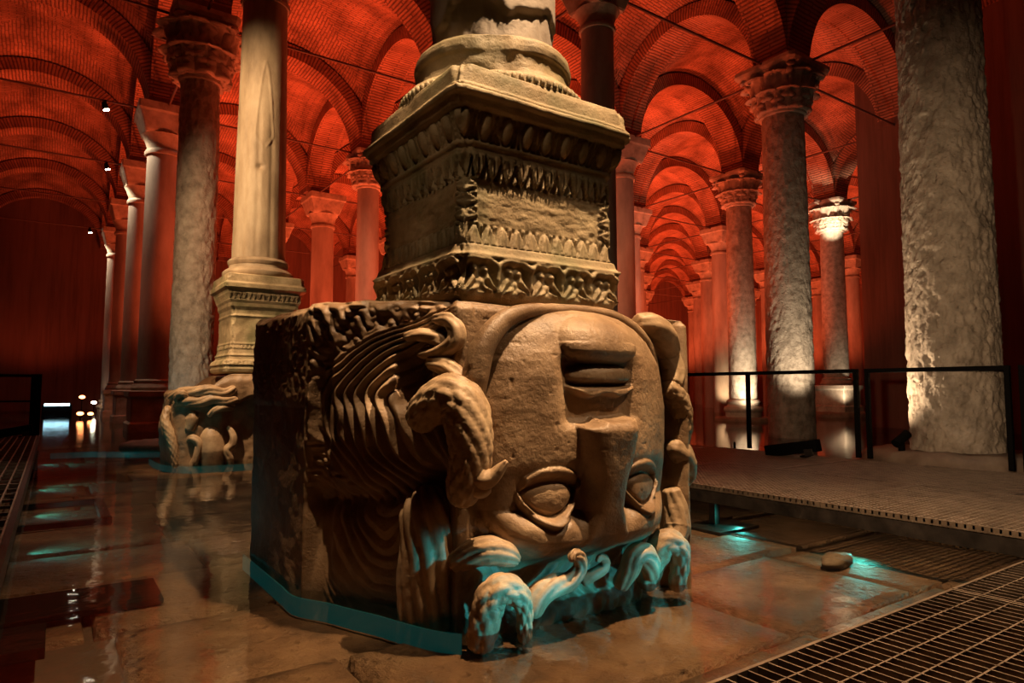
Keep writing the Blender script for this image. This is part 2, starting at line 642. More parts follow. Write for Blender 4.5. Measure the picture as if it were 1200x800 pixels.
archx, archy = arch_mesh(AX, 'x'), arch_mesh(AY, 'y')
for me in (archx, archy):
    me.materials.append(M['archbrick'])
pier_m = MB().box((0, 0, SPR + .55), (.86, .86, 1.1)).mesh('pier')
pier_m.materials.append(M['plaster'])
rod_x = MB().cyl((-AX / 2 + .3, 0, SPR - .02), (AX / 2 - .3, 0, SPR - .02), .028, 8).mesh('tie_rod')
rod_y = MB().cyl((0, -AY / 2 + .3, SPR - .02), (0, AY / 2 - .3, SPR - .02), .028, 8).mesh('tie_rod')
for me in (rod_x, rod_y):
    me.materials.append(M['iron'])
NI, NJ = range(-2, 8), range(-2, 9)
for i in range(-2, 7):
    for j in range(-2, 8):
        link('vault', vm, None, ceiling, loc=((j + .5) * AX, (i + .5) * AY, 0))
for i in NI:
    for j in NJ:
        x, y = j * AX, i * AY
        if j < 8:
            link('arch', archx, None, ceiling, loc=(x + AX / 2, y, 0))
            if in_view(x + AX / 2, y, 0, 1.3) and i < 7:
                link('tie_rod', rod_x, None, ceiling, loc=(x + AX / 2, y, 0))
        if i < 7:
            link('arch', archy, None, ceiling, loc=(x, y + AY / 2, 0), rot=(0, 0, PI / 2))
            if in_view(x, y + AY / 2, 0, 1.3):
                link('tie_rod', rod_y, None, ceiling, loc=(x, y + AY / 2, 0))
        link('pier', pier_m, None, ceiling, loc=(x, y, 0))


# ------------------------------------------------------------------ columns
def shaft_mesh(r0, r1, z0, z1, amp=.0, freq=7.0, n=48, dz=.08, stretch=.55, seed=0, entasis=.02, bands=()):
    m = max(8, int((z1 - z0) / dz))
    th = np.linspace(0, 2 * PI, n, endpoint=False)
    z = np.linspace(z0, z1, m)
    TH, Z = np.meshgrid(th, z, indexing='ij')
    t = (Z - z0) / (z1 - z0)
    R = r0 + (r1 - r0) * t + entasis * np.sin(PI * t) * r0
    if amp:
        cx, cy = np.cos(TH) * r0, np.sin(TH) * r0
        nz = fbm(cx * freq, cy * freq, Z * freq * stretch, 3, seed)
        nz2 = noise3(cx * freq * 2.6, cy * freq * 2.6, Z * freq * 1.7, seed + 9)
        nz3 = noise3(cx * freq * 1.5 + Z * 6, cy * freq * 1.5 + Z * 6, Z * freq * .8, seed + 21)
        R = R + amp * (np.clip(nz * 1.3, -1, .6) + .55 * np.abs(nz2) - .8 * sst(.15, .6, nz3) - .1)
        R = R + amp * .8 * fbm(cx * 1.3, cy * 1.3, Z * .6, 2, seed + 4)
    for (zb, wb, db) in bands:
        R = R + db * gauss(Z - zb, wb)
    P = np.stack([R * np.cos(TH), R * np.sin(TH), Z], -1)
    return grid_mesh('shaft', P, cu=True)


def lathe_mesh(name, prof, n=40):
    th = np.linspace(0, 2 * PI, n, endpoint=False)
    pr = np.array(prof, float)
    P = np.stack([np.outer(np.cos(th), pr[:, 0]), np.outer(np.sin(th), pr[:, 0]), np.repeat(pr[None, :, 1], n, 0)], -1)
    me = grid_mesh(name, P, cu=True)
    me.set_sharp_from_angle(angle=math.radians(38))
    return me


def square_mesh(name, prof, smooth=False, corner=.03):
    """square-plan moulding from (half size, z) pairs"""
    V, F = [], []
    for s, z in prof:
        c = min(corner, s * .3)
        for (a, b) in ((-s + c, -s), (s - c, -s), (s, -s + c), (s, s - c), (s - c, s), (-s + c, s), (-s, s - c), (-s, -s + c)):
            V.append((a, b, z))
    k = 8
    for r in range(len(prof) - 1):
        for q in range(k):
            F.append((r * k + q, r * k + (q + 1) % k, (r + 1) * k + (q + 1) % k, (r + 1) * k + q))
    me = bpy.data.meshes.new(name)
    me.from_pydata(V, [], F + [tuple(range(k))[::-1], tuple((len(prof) - 1) * k + q for q in range(k))])
    me.update()
    return me


def leaf_mesh():
    """acanthus leaf rising along +z, leaning and curling outward along +x, unit height"""
    n, m = 9, 14
    u, v = np.meshgrid(np.linspace(-1, 1, n), np.linspace(0, 1, m), indexing='ij')
    w = .36 * (1 - .25 * v) * (1 - np.clip((v - .8) / .2, 0, 1) ** 2 * .65) * (1 + .13 * np.sin(v * 22))
    out = .05 + .12 * v + .38 * np.clip(v - .62, 0, 1) ** 1.4 * 2
    zz = v - .75 * np.clip(v - .74, 0, 1) ** 1.3 * 2.4
    rib = .05 * np.cos(u * 9) * (1 - v * .4) + .06 * (1 - u ** 2)
    P = np.stack([out + rib, u * w, zz], -1)
    Q = P.copy()
    Q[..., 0] -= .07
    f = grid_faces(n, m)
    V = np.concatenate([P.reshape(-1, 3), Q.reshape(-1, 3)])
    F = np.concatenate([f, f[:, ::-1] + n * m])
    rim = []
    idx = lambda a, b: a * m + b
    loop = [idx(0, b) for b in range(m)] + [idx(a, m - 1) for a in range(1, n)] + [idx(n - 1, b) for b in range(m - 2, -1, -1)] + [idx(a, 0) for a in range(n - 2, 0, -1)]
    for q in range(len(loop)):
        p0, p1 = loop[q], loop[(q + 1) % len(loop)]
        rim.append((p0, p1, p1 + n * m, p0 + n * m))
    return mesh_np('leaf', V, np.concatenate([F, np.array(rim)]))


leaf_m = leaf_mesh()
leaf_m.materials.append(M['capital'])
vol_pts = [(math.cos(t) * (.16 - .018 * t), 0, math.sin(t) * (.16 - .018 * t)) for t in np.linspace(0, 7.5, 22)]
volute_m = tube_mesh('volute', vol_pts, [.05, .05, .035], 40, 8, rough=0)
volute_m.materials.append(M['capital'])


def capital_corinthian(parent, r, z, h, leaves=True):
    prof = [(r * 1.0, 0), (r * 1.12, .02 * h), (r * 1.14, .06 * h), (r * 1.02, .10 * h), (r * 1.02, .3 * h), (r * 1.10, .55 * h), (r * 1.32, .75 * h), (r * 1.6, .86 * h), (r * 1.3, .87 * h)]
    cap = link('capital', lathe_mesh('capital', prof, 32), M['capital'], parent, loc=(0, 0, z))
    ab = square_mesh('abacus', [(r * 1.3, .84 * h), (r * 1.62, .88 * h), (r * 1.72, .93 * h), (r * 1.72, h), (r * 1.3, h)], corner=r * .22)
    link('abacus', ab, M['capital'], cap)
    if leaves:
        for row, (nn, zz, sc, ro) in enumerate(((8, .06, .50, 0), (8, .26, .66, PI / 8))):
            for k in range(nn):
                a = ro + 2 * PI * k / nn
                rr = r * (.98 + .04 * row)
                link('leaf', leaf_m, None, cap, loc=(math.cos(a) * rr, math.sin(a) * rr, zz * h), rot=(0, 0, a), scale=(h * (.78 + .2 * row), h * .86, h * sc))
        for k in range(4):
            a = PI / 4 + PI / 2 * k
            link('volute', volute_m, None, cap, loc=(math.cos(a) * r * 1.66, math.sin(a) * r * 1.66, .76 * h), rot=(0, 0, a), scale=(h * .8, h * 1.6, h * .8))
    return cap


def capital_plain(parent, r, z, h):
    prof = [(r * .98, 0), (r * 1.12, .0), (r * 1.16, .05 * h), (r * 1.1, .1 * h), (r * 1.02, .12 * h), (r * 1.05, .2 * h), (r * 1.25, .36 * h), (r * 1.4, .42 * h), (r * 1.3, .45 * h)]
    cap = link('capital', lathe_mesh('capital', prof, 28), M['capital'], parent, loc=(0, 0, z))
    s = r * 1.2
    link('impost', square_mesh('impost', [(s * .98, .42 * h), (s * 1.05, .46 * h), (s * 1.32, .8 * h), (s * 1.42, .84 * h), (s * 1.42, h), (s * 1.2, h)]), M['capital'], cap)
    return cap


def column(x, y, r, zb, zcap, kind, mat, label, base=None, amp=.0, freq=7, n=40, dz=.12, seed=0, group=None, rtop=None, bands=(), leaves=True):
    root = empty('stone_column', (x, y, zb))
    rt = r * .92 if rtop is None else rtop
    tag(root, label, 'column', group, 'thing')
    z = FLOOR_TOP - zb if base is None else 0
    if base == 'torus':
        pr = [(r * 1.28, 0), (r * 1.28, .16), (r * 1.36, .18), (r * 1.42, .25), (r * 1.36, .33), (r * 1.2, .35), (r * 1.12, .41), (r * 1.14, .46), (r * 1.22, .50), (r * 1.14, .56), (r * 1.02, .58)]
        link('base', lathe_mesh('base', pr, 40), M['capital'], root)
        z = .5
    elif base == 'pedestal':
        s = r * 1.35
        link('base', square_mesh('base', [(s * 1.1, 0 if zb > .01 else FLOOR_TOP), (s * 1.1, .2), (s, .25), (s, .8), (s * 1.12, .86), (s * 1.12, .98), (s * .9, 1.0)]), M['capital'], root)
        link('base_ring', lathe_mesh('base_ring', [(r * 1.0, .98), (r * 1.26, 1.0), (r * 1.3, 1.07), (r * 1.2, 1.14), (r * 1.12, 1.18), (r * 1.16, 1.24), (r * 1.0, 1.28)], 36), M['capital'], root)
        z = 1.2
    link('shaft', shaft_mesh(r, rt, z, zcap - zb, amp, freq, n, dz, seed=seed, bands=bands), mat, root)
    h = SPR - zcap
    if kind == 'cor':
        capital_corinthian(root, rt, zcap - zb, h, leaves)
    elif kind == 'plain':
        capital_plain(root, rt, zcap - zb, h)
    return root


column(6.1, 0, .445, .36, 7.05, 'plain', M['shaft_rough'], 'thick pitted column on a low stone footing behind the walkway railing', amp=.019, freq=18, n=220, dz=.015, seed=3, rtop=.40, base='none')
column(0, 2 * AY, .37, .09, 6.85, 'cor', M['shaft_rough'], 'grey roughened column with dark leafy capital behind the small pedestal', base='none', amp=.016, freq=16, n=120, dz=.03, seed=11, bands=((2.35, .02, -.012),))
column(0, 3 * AY, .42, 0, 6.95, 'plain', M['shaft_plain'], 'smooth dark column with one bright edge just past the grey roughened one', base='pedestal', seed=12)
column(0, 4 * AY, .40, 0, 6.9, 'plain', M['shaft_plain'], 'smooth column third along the dim aisle, pale on its lit edge', base='pedestal', seed=13)
column(0, 5 * AY, .40, 0, 6.9, 'plain', M['shaft_plain'], 'reddish column fourth along the dim aisle, under a wide impost', base='pedestal', seed=14)
column(0, 6 * AY, .38, 0, 6.9, 'plain', M['shaft_plain'], 'last bright-edged column of the dim aisle before the end wall', base='torus', seed=15)
column(AX, AY, .31, 0, 7.30, 'plain', M['shaft_plain'], 'slender smooth column rising behind the large carved pedestal', seed=16)
column(2 * AX, AY, .48, 0, 7.05, 'cor', M['shaft_rough'], 'tall pitted column with leafy capital and a dark lower band', amp=.014, freq=14, n=130, dz=.03, seed=17, bands=((1.12, .02, -.015),))
column(3 * AX - .12, 2 * AY, .44, .12, 7.05, 'cor', M['shaft_rough'], 'column with glowing white foot and leafy capital on a round moulded base', base='torus', amp=.014, freq=9, n=64, dz=.09, seed=18)
column(4 * AX, 2 * AY, .44, .18, 6.95, 'cor', M['shaft_rough'], 'pale column whose leafy capital is lit brilliant white', base='pedestal', amp=.008, freq=6, n=56, dz=.12, seed=19)
column(AX, 3 * AY, .35, 0, 7.05, 'cor', M['shaft_plain'], 'slim smooth column with leafy capital just beside the pedestal cornice', seed=20)
column(AX + .35, 4 * AY, .42, 0, 6.95, 'plain', M['shaft_plain'], 'red-lit column under a broad two-stepped impost between the two pedestals', seed=21)
proto = column(2 * AX, 2 * AY, .40, 0, 7.0, 'plain', M['shaft_plain'], 'distant plain column standing in the red-lit rows', seed=22, group='distant columns of the red-lit rows', n=28, dz=.3)
for i in range(2, 7):
    for j in range(1, 8):
        if (i, j) in ((2, 2), (2, 3), (2, 4), (3, 1), (4, 1), (2, 1)):
            continue
        if in_view(j * AX, i * AY, 0, 1.02):
            c = copy_tree(proto)
            c.location = (j * AX, i * AY, 0)

# ------------------------------------------------------------------ the large carved head, upside down
HX, HY = 0.0, 0.0


def face_height(x, z):
    """how far the carved front stands out towards -y, for the inverted face (chin up)"""
    xc = .14
    fx = x - xc
    w = np.interp(z, [-.2, .1, .2, .35, .5, .66, .95, 1.18, 1.30, 1.37, 1.42, 1.45, 1.6], [.42, .45, .48, .54, .59, .62, .63, .585, .50, .41, .30, .20, .06])
    q = np.abs(fx) / w
    ins = np.clip(1 - q ** 2.1, 0, 1) ** .55
    vp = np.interp(z, [-.2, 0, .12, .20, .26, .34, .5, .8, 1.1, 1.22, 1.33, 1.40, 1.44, 1.47, 1.6], [.10, .12, .16, .26, .66, .92, .98, 1, .98, .91, .78, .62, .48, .3, .1])
    H = .58 + .245 * ins * vp
    # raised strap framing the jaw, and the groove inside it
    e = (q - 1) * w
    top = sst(.70, .9, z)
    afx = np.abs(fx)
    # the ground beyond the far cheek lies deeper
    H = H - .13 * sst(.03, .12, e) * (fx > 0)
    # shallow channel of mouth and nose base
    ch = sst(.30, .17, afx) * sst(.84, .92, z) * sst(1.24, 1.14, z)
    H = H - .045 * ch
    # chin ball: swells out of the jaw, undercut below
    dz = (z - 1.275) / np.where(z > 1.275, .135, .108)
    H = H + .080 * np.clip(1 - (afx / .245) ** 3.2 - np.abs(dz) ** 2.2, 0, 1) ** np.where(z > 1.275, .8, .5)
    # lower lip
    H = H + .062 * np.clip(1 - (afx / .215) ** 3 - (np.abs(z - 1.118) / .050) ** 2.6, 0, 1) ** .5
    # mouth slit
    H = H - .026 * gauss(z - 1.066, .012) * sst(.23, .15, afx)
    # upper lip with its wavy edge
    zl = 1.040 + .010 * np.cos(fx * 30) + .022 * (afx / .2) ** 2
    H = H + .058 * sst(zl - .034, zl - .018, z) * sst(1.078, 1.045, z) * sst(.235, .20, afx)
    # nose: broken off tip
    hw = np.interp(z, [.28, .36, .45, .6, .8, .89, 1], [.15, .125, .108, .125, .165, .185, .185])
    hn = np.interp(z, [.25, .34, .45, .6, .8, .87, .92], [.0, .030, .062, .090, .118, .128, .128])
    jag = .014 * noise3(x * 28, 0, 0, 5) + .014 * noise3(x * 9, 0, 0, 8)
    cut = sst(.906 + jag, .880 + jag, z)
    H = H + hn * cut * np.clip(1 - (afx / hw) ** 4, 0, 1) ** .6
    # hollow beside the bridge of the nose
    H = H - .040 * np.exp(-((afx - .155) / .045) ** 2 - ((z - .50) / .13) ** 2)
    # eyes
    for sx in (-1, 1):
        ex = fx - sx * .295
        a = ex / .165
        # socket
        H = H - .050 * np.exp(-(a / 1.2) ** 4 - ((z - .55) / .115) ** 4)
        # ball
        H = H + .050 * np.clip(1 - (ex / .14) ** 2 - ((z - .535) / .09) ** 2, 0, 1) ** .5
        # upper lid (hangs below, as the head is upside down)
        zc = .570 - .145 * np.clip(1 - a ** 2, 0, 1) ** .75 - sx * .04 * a * (sx * a < 0)
        on = sst(1.02, .94, np.abs(a))
        H = H + .036 * on * np.clip(1 - ((z - zc) / .021) ** 2, 0, 1) ** .6
        H = H - .022 * on * gauss(z - zc - .030, .009)
        H = H - .012 * on * gauss(z - zc + .032, .010)
        # lower lid
        zc2 = .592 + .060 * np.clip(1 - a ** 2, 0, 1)
        H = H + .030 * sst(.92, .8, np.abs(a)) * np.clip(1 - ((z - zc2) / .034) ** 2, 0, 1) ** .6
        H = H - .016 * sst(.92, .8, np.abs(a)) * gauss(z - zc2 + .040, .010)
        # full brow below the lid
        bx = (fx - sx * .31) * sx
        zb = .335 + .08 * np.clip(bx / .27, 0, 2) ** 2 + .02 * np.clip(-bx / .2, 0, 2) ** 2
        H = H + .055 * np.clip(1 - (np.abs(bx) / .30) ** 2.6 - (np.abs(z - zb) / np.where(z > zb, .13, .10)) ** 2.2, 0, 1) ** .75 * sst(.03, .16, sx * fx)
    # forehead hair strip at the waterline
    st = sst(.24, .17, z)
    H = H + st * .010 * np.sin((x * 60 + 3 * np.sin(z * 24)))
    H = H + .004 * fbm(x * 9, z * 9, 0, 3, 2) + .0016 * fbm(x * 45, z * 45, 0, 2, 3)
    # pits
    pit = noise3(x * 34, z * 34, 1.5, 31)
    H = H - .004 * sst(.66, .82, pit)
    return H


def ridge(p):
    f = p - np.floor(p)
    return (1 - np.abs(2 * f - 1)) ** .7


def hair_relief(t, z):
    """relief of the hair on the chamfered side; t = metres from the left corner"""
    wz = .050 * fbm(t * 2.6, z * 2.6, 0, 3, 41) + .010 * noise3(t * 11, z * 11, 0, 42)
    c = np.where(z > 1.0, 4.2 * (z - 1.0) ** 2, 1.5 * (z - 1.0) ** 2)
    ph = t - c + wz + .012 * np.sin(z * 24 + t * 5)
    up = sst(.46, .62, z - .22 * (t - .45) + wz * 1.5)
    am = .75 + .5 * noise3(t * 4, z * 3, 0, 43)
    d1 = am * .048 * (ridge(ph / .074) - .4) * sst(-.04, .12, ph)
    # rough pitted field beside the corner
    rough = .030 * (np.abs(noise3(t * 20 + z * 10, z * 27, 0, 44)) - .3) * sst(.14, -.06, ph)
    # lower curls: strands hang in nested loops round two centres
    r1 = np.hypot((t - .56), (z - .50) * .95)
    r2 = np.hypot((t - .96), (z - .47) * .9)
    k = 16.0
    rr = -np.log(np.exp(-k * r1) + np.exp(-k * r2)) / k + wz * 1.6
    lo = am * .034 * (ridge((rr + .02 * np.sin(t * 17 + z * 9)) / .062) - .4) * sst(.10, .24, t + wz)
    d = up * (d1 + rough) + (1 - up) * lo
    # mass: hair swells in the middle, waist between the two masses
    d = d + .09 * np.exp(-((t - .52) / .30) ** 2 - ((z - .92) / .30) ** 2) - .03 * sst(.62, .45, z) + .05 * np.exp(-((t - .6) / .3) ** 2 - ((z - .25) / .22) ** 2)
    d = d - .045 * gauss(z - .54 - .22 * (t - .45) + wz, .06)
    # deep shadowed hollows
    d = d - .16 * np.exp(-((t - .70) / .085) ** 4 - ((z - 1.10) / .13) ** 4)
    d = d - .07 * np.exp(-((t - .13) / .06) ** 4 - ((z - 1.0 + .1 * t) / .27) ** 4)
    d = d - .06 * np.exp(-((t - .10) / .07) ** 4 - ((z - .42) / .32) ** 4)
    d = d - .10 * np.exp(-((t - .80) / .05) ** 2 - ((z - .62) / .12) ** 2)
    return d


def head_block_mesh():
    pts = [(-1.03, 1.33), (-1.006, .279), (-.53, -.52), (.99, -.56), (.99, 1.33)]
    counts = [120, 190, 290, 60, 30]
    P, seg, tt = [], [], []
    for k in range(5):
        a, b = np.array(pts[k]), np.array(pts[(k + 1) % 5])
        f = np.linspace(0, 1, counts[k], endpoint=False)
        P.append(a + (b - a) * f[:, None])
        seg += [k] * counts[k]
        tt.append(f * np.linalg.norm(b - a))
    P = np.concatenate(P)
    seg = np.array(seg)
    tt = np.concatenate(tt)
    n = len(P)

    def sm(A, w):
        k = np.ones(w) / w
        E = np.concatenate([A[-w:], A, A[:w]])
        return np.stack([np.convolve(E[:, c], k, 'same')[w:-w] for c in range(A.shape[1])], 1)
    T = np.roll(P, -1, 0) - np.roll(P, 1, 0)
    T /= np.linalg.norm(T, axis=1)[:, None]
    Nn = np.stack([T[:, 1], -T[:, 0]], 1)
    Nn = sm(sm(Nn, 15), 9)
    Nn /= np.linalg.norm(Nn, axis=1)[:, None]
    P = sm(P, 7)
    m = 285
    u = np.linspace(0, 1, m)
    ztop = np.where(seg == 0, 1.50, np.where(seg == 1, 1.51 - .05 * tt / .93, 1.455))
    ztop = ztop + .012 * noise3(P[:, 0] * 6, P[:, 1] * 6, 0, 55)
    z0 = FLOOR_TOP
    Z = z0 + (ztop[:, None] - z0) * u[None]
    X = np.repeat(P[:, :1], m, 1)
    Y = np.repeat(P[:, 1:], m, 1)
    SEG = np.repeat(seg[:, None], m, 1)
    TT = np.repeat(tt[:, None], m, 1)
    # signed distance coordinate along chamfer + front
    dA = hair_relief(TT, Z)
    dF = face_height(X, Z) + Y            # base plane to the carved surface (Y is about -.54)
    rg = .010 * fbm(X * 8, Y * 8, Z * 8, 4, 61)
    dL = rg * 1.3 - .008 * np.abs(noise3(Y * 26, Z * 34, 0, 64)) * sst(.85, 1.1, Z) - .03 * sst(1.38, 1.5, Z) * np.abs(noise3(Y * 5, 1, 0, 66))
    dL = dL - .012 * sst(.98, .94, Z)
    # blends at the corners
    wF = np.where(SEG == 2, sst(0, .05, TT), 0) * np.where(SEG == 2, sst(0, .10, 1.52 - TT), 1)
    wA = np.where(SEG == 1, sst(0, .05, TT) * sst(0, .06, .932 - TT), 0)
    # near the end of the chamfer the front strap turns the corner
    base = rg
    D = np.where(SEG == 2, wF * dF + (1 - wF) * (.05 + base), np.where(SEG == 1, wA * dA + (1 - wA) * np.where(TT > .5, .05 + base, base), np.where(SEG == 0, dL, base)))
    D = D - .03 * sst(ztop[:, None] - .05, ztop[:, None], Z) ** 2
    X = X + Nn[:, :1] * D
    Y = Y + Nn[:, 1:] * D
    V = np.stack([X, Y, Z], -1)
    # close the top with two inner rings
    top = V[:, -1]
    cen = np.array([0, .3])
    rings = []
    for k, (f, dz) in enumerate(((.94, .012), (.6, .015), (.02, .015))):
        r = top.copy()
        r[:, :2] = cen + (r[:, :2] - cen) * f
        r[:, 2] = r[:, 2] * (1 - k / 3) + 1.49 * k / 3 + dz
        rings.append(r)
    V = np.concatenate([V, np.stack(rings, 1)], 1)
    return grid_mesh('head', V, cu=True)


hb = tag(empty('carved_head_block', (0, 0, FLOOR_TOP)), 'huge upside-down carved stone head with snake hair under the large pedestal', 'sculpture', kind='thing')
OFF = (0, 0, -FLOOR_TOP)
link('head', head_block_mesh(), M['head'], hb, loc=OFF)


def snake(name, pts, radii, **k):
    return link(name, tube_mesh(name, pts, radii, **k), M['snake'], hb, loc=OFF)


strap_pts = [(-.47, -.56, .72), (-.505, -.60, .86), (-.515, -.62, 1.0), (-.505, -.64, 1.12), (-.478, -.65, 1.23), (-.42, -.655, 1.32), (-.33, -.65, 1.39), (-.20, -.64, 1.43), (-.02, -.62, 1.45), (.16, -.62, 1.455), (.36, -.62, 1.44), (.52, -.62, 1.38), (.65, -.59, 1.29), (.73, -.56, 1.17), (.78, -.53, 1.0)]
link('strap', tube_mesh('strap', strap_pts, [.03, .05, .062, .064, .06, .054, .046, .036, .03, .03, .034, .04, .045, .045, .03], 160, 28, rough=.004, seed=40), M['head'], hb, loc=OFF)
# scaled loops and curls along the waterline
snake('snake', [(-.53, -0.705, -.10), (-.520, -0.745, .03), (-.505, -0.765, .13), (-.456, -0.795, .180), (-.39, -0.815, .145), (-.358, -0.815, .075), (-.35, -0.805, -.08)], [.06, .068, .070, .066, .052, .036, .03], scales=7, amp=.015, n=110, m=44, seed=1)
snake('snake', [(-.30, -0.745, .02), (-.246, -0.765, .10), (-.173, -0.785, .14), (-.092, -0.805, .155), (-.035, -0.815, .207), (-.050, -0.825, .265), (-.094, -0.835, .280), (-.108, -0.845, .25)], [.06, .055, .05, .04, .032, .028, .02, .012], grooves=6, amp=.012, n=90, m=32, seed=2)
snake('snake', [(.06, -0.705, .10), (.117, -0.735, .135), (.173, -0.745, .160), (.180, -0.755, .20), (.140, -0.765, .222), (.115, -0.765, .20)], [.03, .03, .028, .024, .018, .01], grooves=4, amp=.005, n=50, m=18, seed=3)
snake('hair_lock', [(.33, -0.685, .02), (.36, -0.735, .12), (.385, -0.755, .19), (.44, -0.765, .20), (.49, -0.755, .14), (.53, -0.725, .05)], [.04, .05, .055, .055, .055, .045], grooves=7, amp=.010, n=80, m=40, seed=4)
snake('snake', [(.60, -0.605, -.05), (.625, -0.645, .09), (.627, -0.695, .18), (.655, -0.735, .225), (.715, -0.755, .185), (.725, -0.755, .10), (.71, -0.735, -.05)], [.06, .07, .075, .07, .06, .05, .045], scales=7, amp=.014, n=100, m=44, seed=5)
# big scaled snake folded over beside the cheek
snake('snake', [(-.70, -.42, .86), (-.675, -.50, .955), (-.615, -.59, 1.01), (-.575, -.645, .965), (-.56, -.675, .86), (-.555, -.68, .74), (-.565, -.65, .62), (-.58, -.60, .52)], [.06, .09, .11, .112, .105, .095, .088, .05], scales=11, amp=.014, n=150, m=60, seed=6)
snake('snake_head', [(-.555, -.68, .70), (-.525, -.74, .655), (-.495, -.775, .665), (-.472, -.805, .705), (-.455, -.825, .735)], [.06, .05, .034, .02, .008], grooves=5, amp=.008, n=50, m=20, seed=7)
snake('snake_head', [(-.56, -.68, .63), (-.525, -.72, .60), (-.495, -.755, .605)], [.055, .04, .012], grooves=4, amp=.006, n=30, m=16, seed=8)
# folds near the top of the strap
snake('hair_lock', [(-.62, -.42, 1.385), (-.575, -.50, 1.375), (-.555, -.545, 1.325), (-.565, -.545, 1.265), (-.61, -.48, 1.225), (-.68, -.38, 1.215)], [.02, .035, .042, .042, .036, .018], grooves=5, amp=.010, n=80, m=28, seed=9)
snake('hair_lock', [(-.72, -.32, 1.30), (-.66, -.40, 1.305), (-.60, -.48, 1.27), (-.575, -.53, 1.20)], [.018, .032, .035, .02], grooves=5, amp=.008, n=50, m=22, seed=29)
snake('hair_lock', [(-.64, -.42, 1.18), (-.595, -.52, 1.15), (-.56, -.58, 1.09), (-.535, -.62, 1.03)], [.03, .045, .05, .035], grooves=6, amp=.012, n=50, m=30, seed=19)
snake('hair_lock', [(-.58, -.30, .56), (-.60, -.36, .46), (-.585, -.385, .30), (-.60, -.37, .14), (-.60, -.37, -.10)], [.06, .13, .15, .145, .13], grooves=13, amp=.024, n=110, m=70, seed=50)
# ridged lock under the brow
snake('hair_lock', [(-.55, -.50, .24), (-.50, -.60, .295), (-.44, -.68, .315), (-.38, -.72, .295), (-.33, -.73, .26)], [.05, .062, .064, .05, .02], grooves=9, amp=.012, n=70, m=48, seed=10)
# the far side: coils, scaled snake and a snake head beyond the other cheek
snake('hair_lock', [(.60, -.56, 1.42), (.71, -.58, 1.41), (.84, -.56, 1.35), (.93, -.53, 1.25)], [.05, .075, .08, .06], grooves=7, amp=.010, n=60, m=36, seed=11)
snake('snake', [(.88, -.50, 1.32), (.955, -.50, 1.25), (.97, -.52, 1.15), (.92, -.54, 1.06)], [.05, .075, .075, .06], grooves=8, amp=.010, n=60, m=36, seed=12)
snake('snake', [(.86, -.54, 1.07), (.94, -.54, 1.02), (1.0, -.53, .93), (1.02, -.52, .81), (.99, -.52, .68)], [.05, .07, .075, .07, .055], scales=9, amp=.009, n=80, m=36, seed=13)
snake('snake_head', [(.90, -.54, .72), (.99, -.53, .67), (1.05, -.51, .60), (1.075, -.50, .52), (1.01, -.51, .455)], [.04, .075, .08, .06, .02], grooves=5, amp=.010, n=60, m=30, seed=14)
snake('hair_lock', [(.93, -.52, .47), (.95, -.53, .36), (.94, -.55, .24), (.88, -.58, .16)], [.05, .07, .075, .05], grooves=8, amp=.012, n=60, m=36, seed=15)

# ------------------------------------------------------------------ the large pedestal
def relief_leafdart(u, h, per):
    """pointed leaves and darts; h 0 at the top to 1 at the bottom, positive is proud"""
    f = (u / per) % 1.0 - .5
    w = .40 * np.clip(1 - h ** 1.6, 0, 1) + .05
    leaf = sst(.03, -.03, np.abs(f) - w)
    mid = gauss(f, .035)
    g = np.abs(np.abs(f) - .5)
    dart = sst(.03, -.03, g - .07 * np.clip(h, 0, 1))
    vein = .5 + .5 * np.cos(f * 46)
    return leaf * (.75 - .5 * mid + .25 * vein * (1 - h)) + dart * .7 - .5


def relief_egg(u, h, per):
    f = (u / per) % 1.0 - .5
    r = np.sqrt((f / .27) ** 2 + ((h - .42) / .52) ** 2)
    egg = np.clip(1 - r ** 2, 0, 1) ** .5
    rim = gauss(r - 1.32, .13)
    g = np.abs(np.abs(f) - .5)
    dart = sst(.02, -.02, g - .05)
    return egg * 1.0 + rim * .55 + dart * .5 - .55


def relief_acanthus(u, h, per, seed=0):
    f = (u / per) % 1.0 - .5
    r = np.hypot(f * 1.25, (h - .9) * .8)
    fan = np.cos(np.arctan2(f, 1.08 - h) * 11)
    curl = np.cos(18 * np.hypot(np.abs(f) - .34, (h - .38)))
    return .45 * fan * sst(.75, .45, r) + .4 * curl * sst(.4, .6, r) + .25 * noise3(u * 30, h * 5, 0, seed)


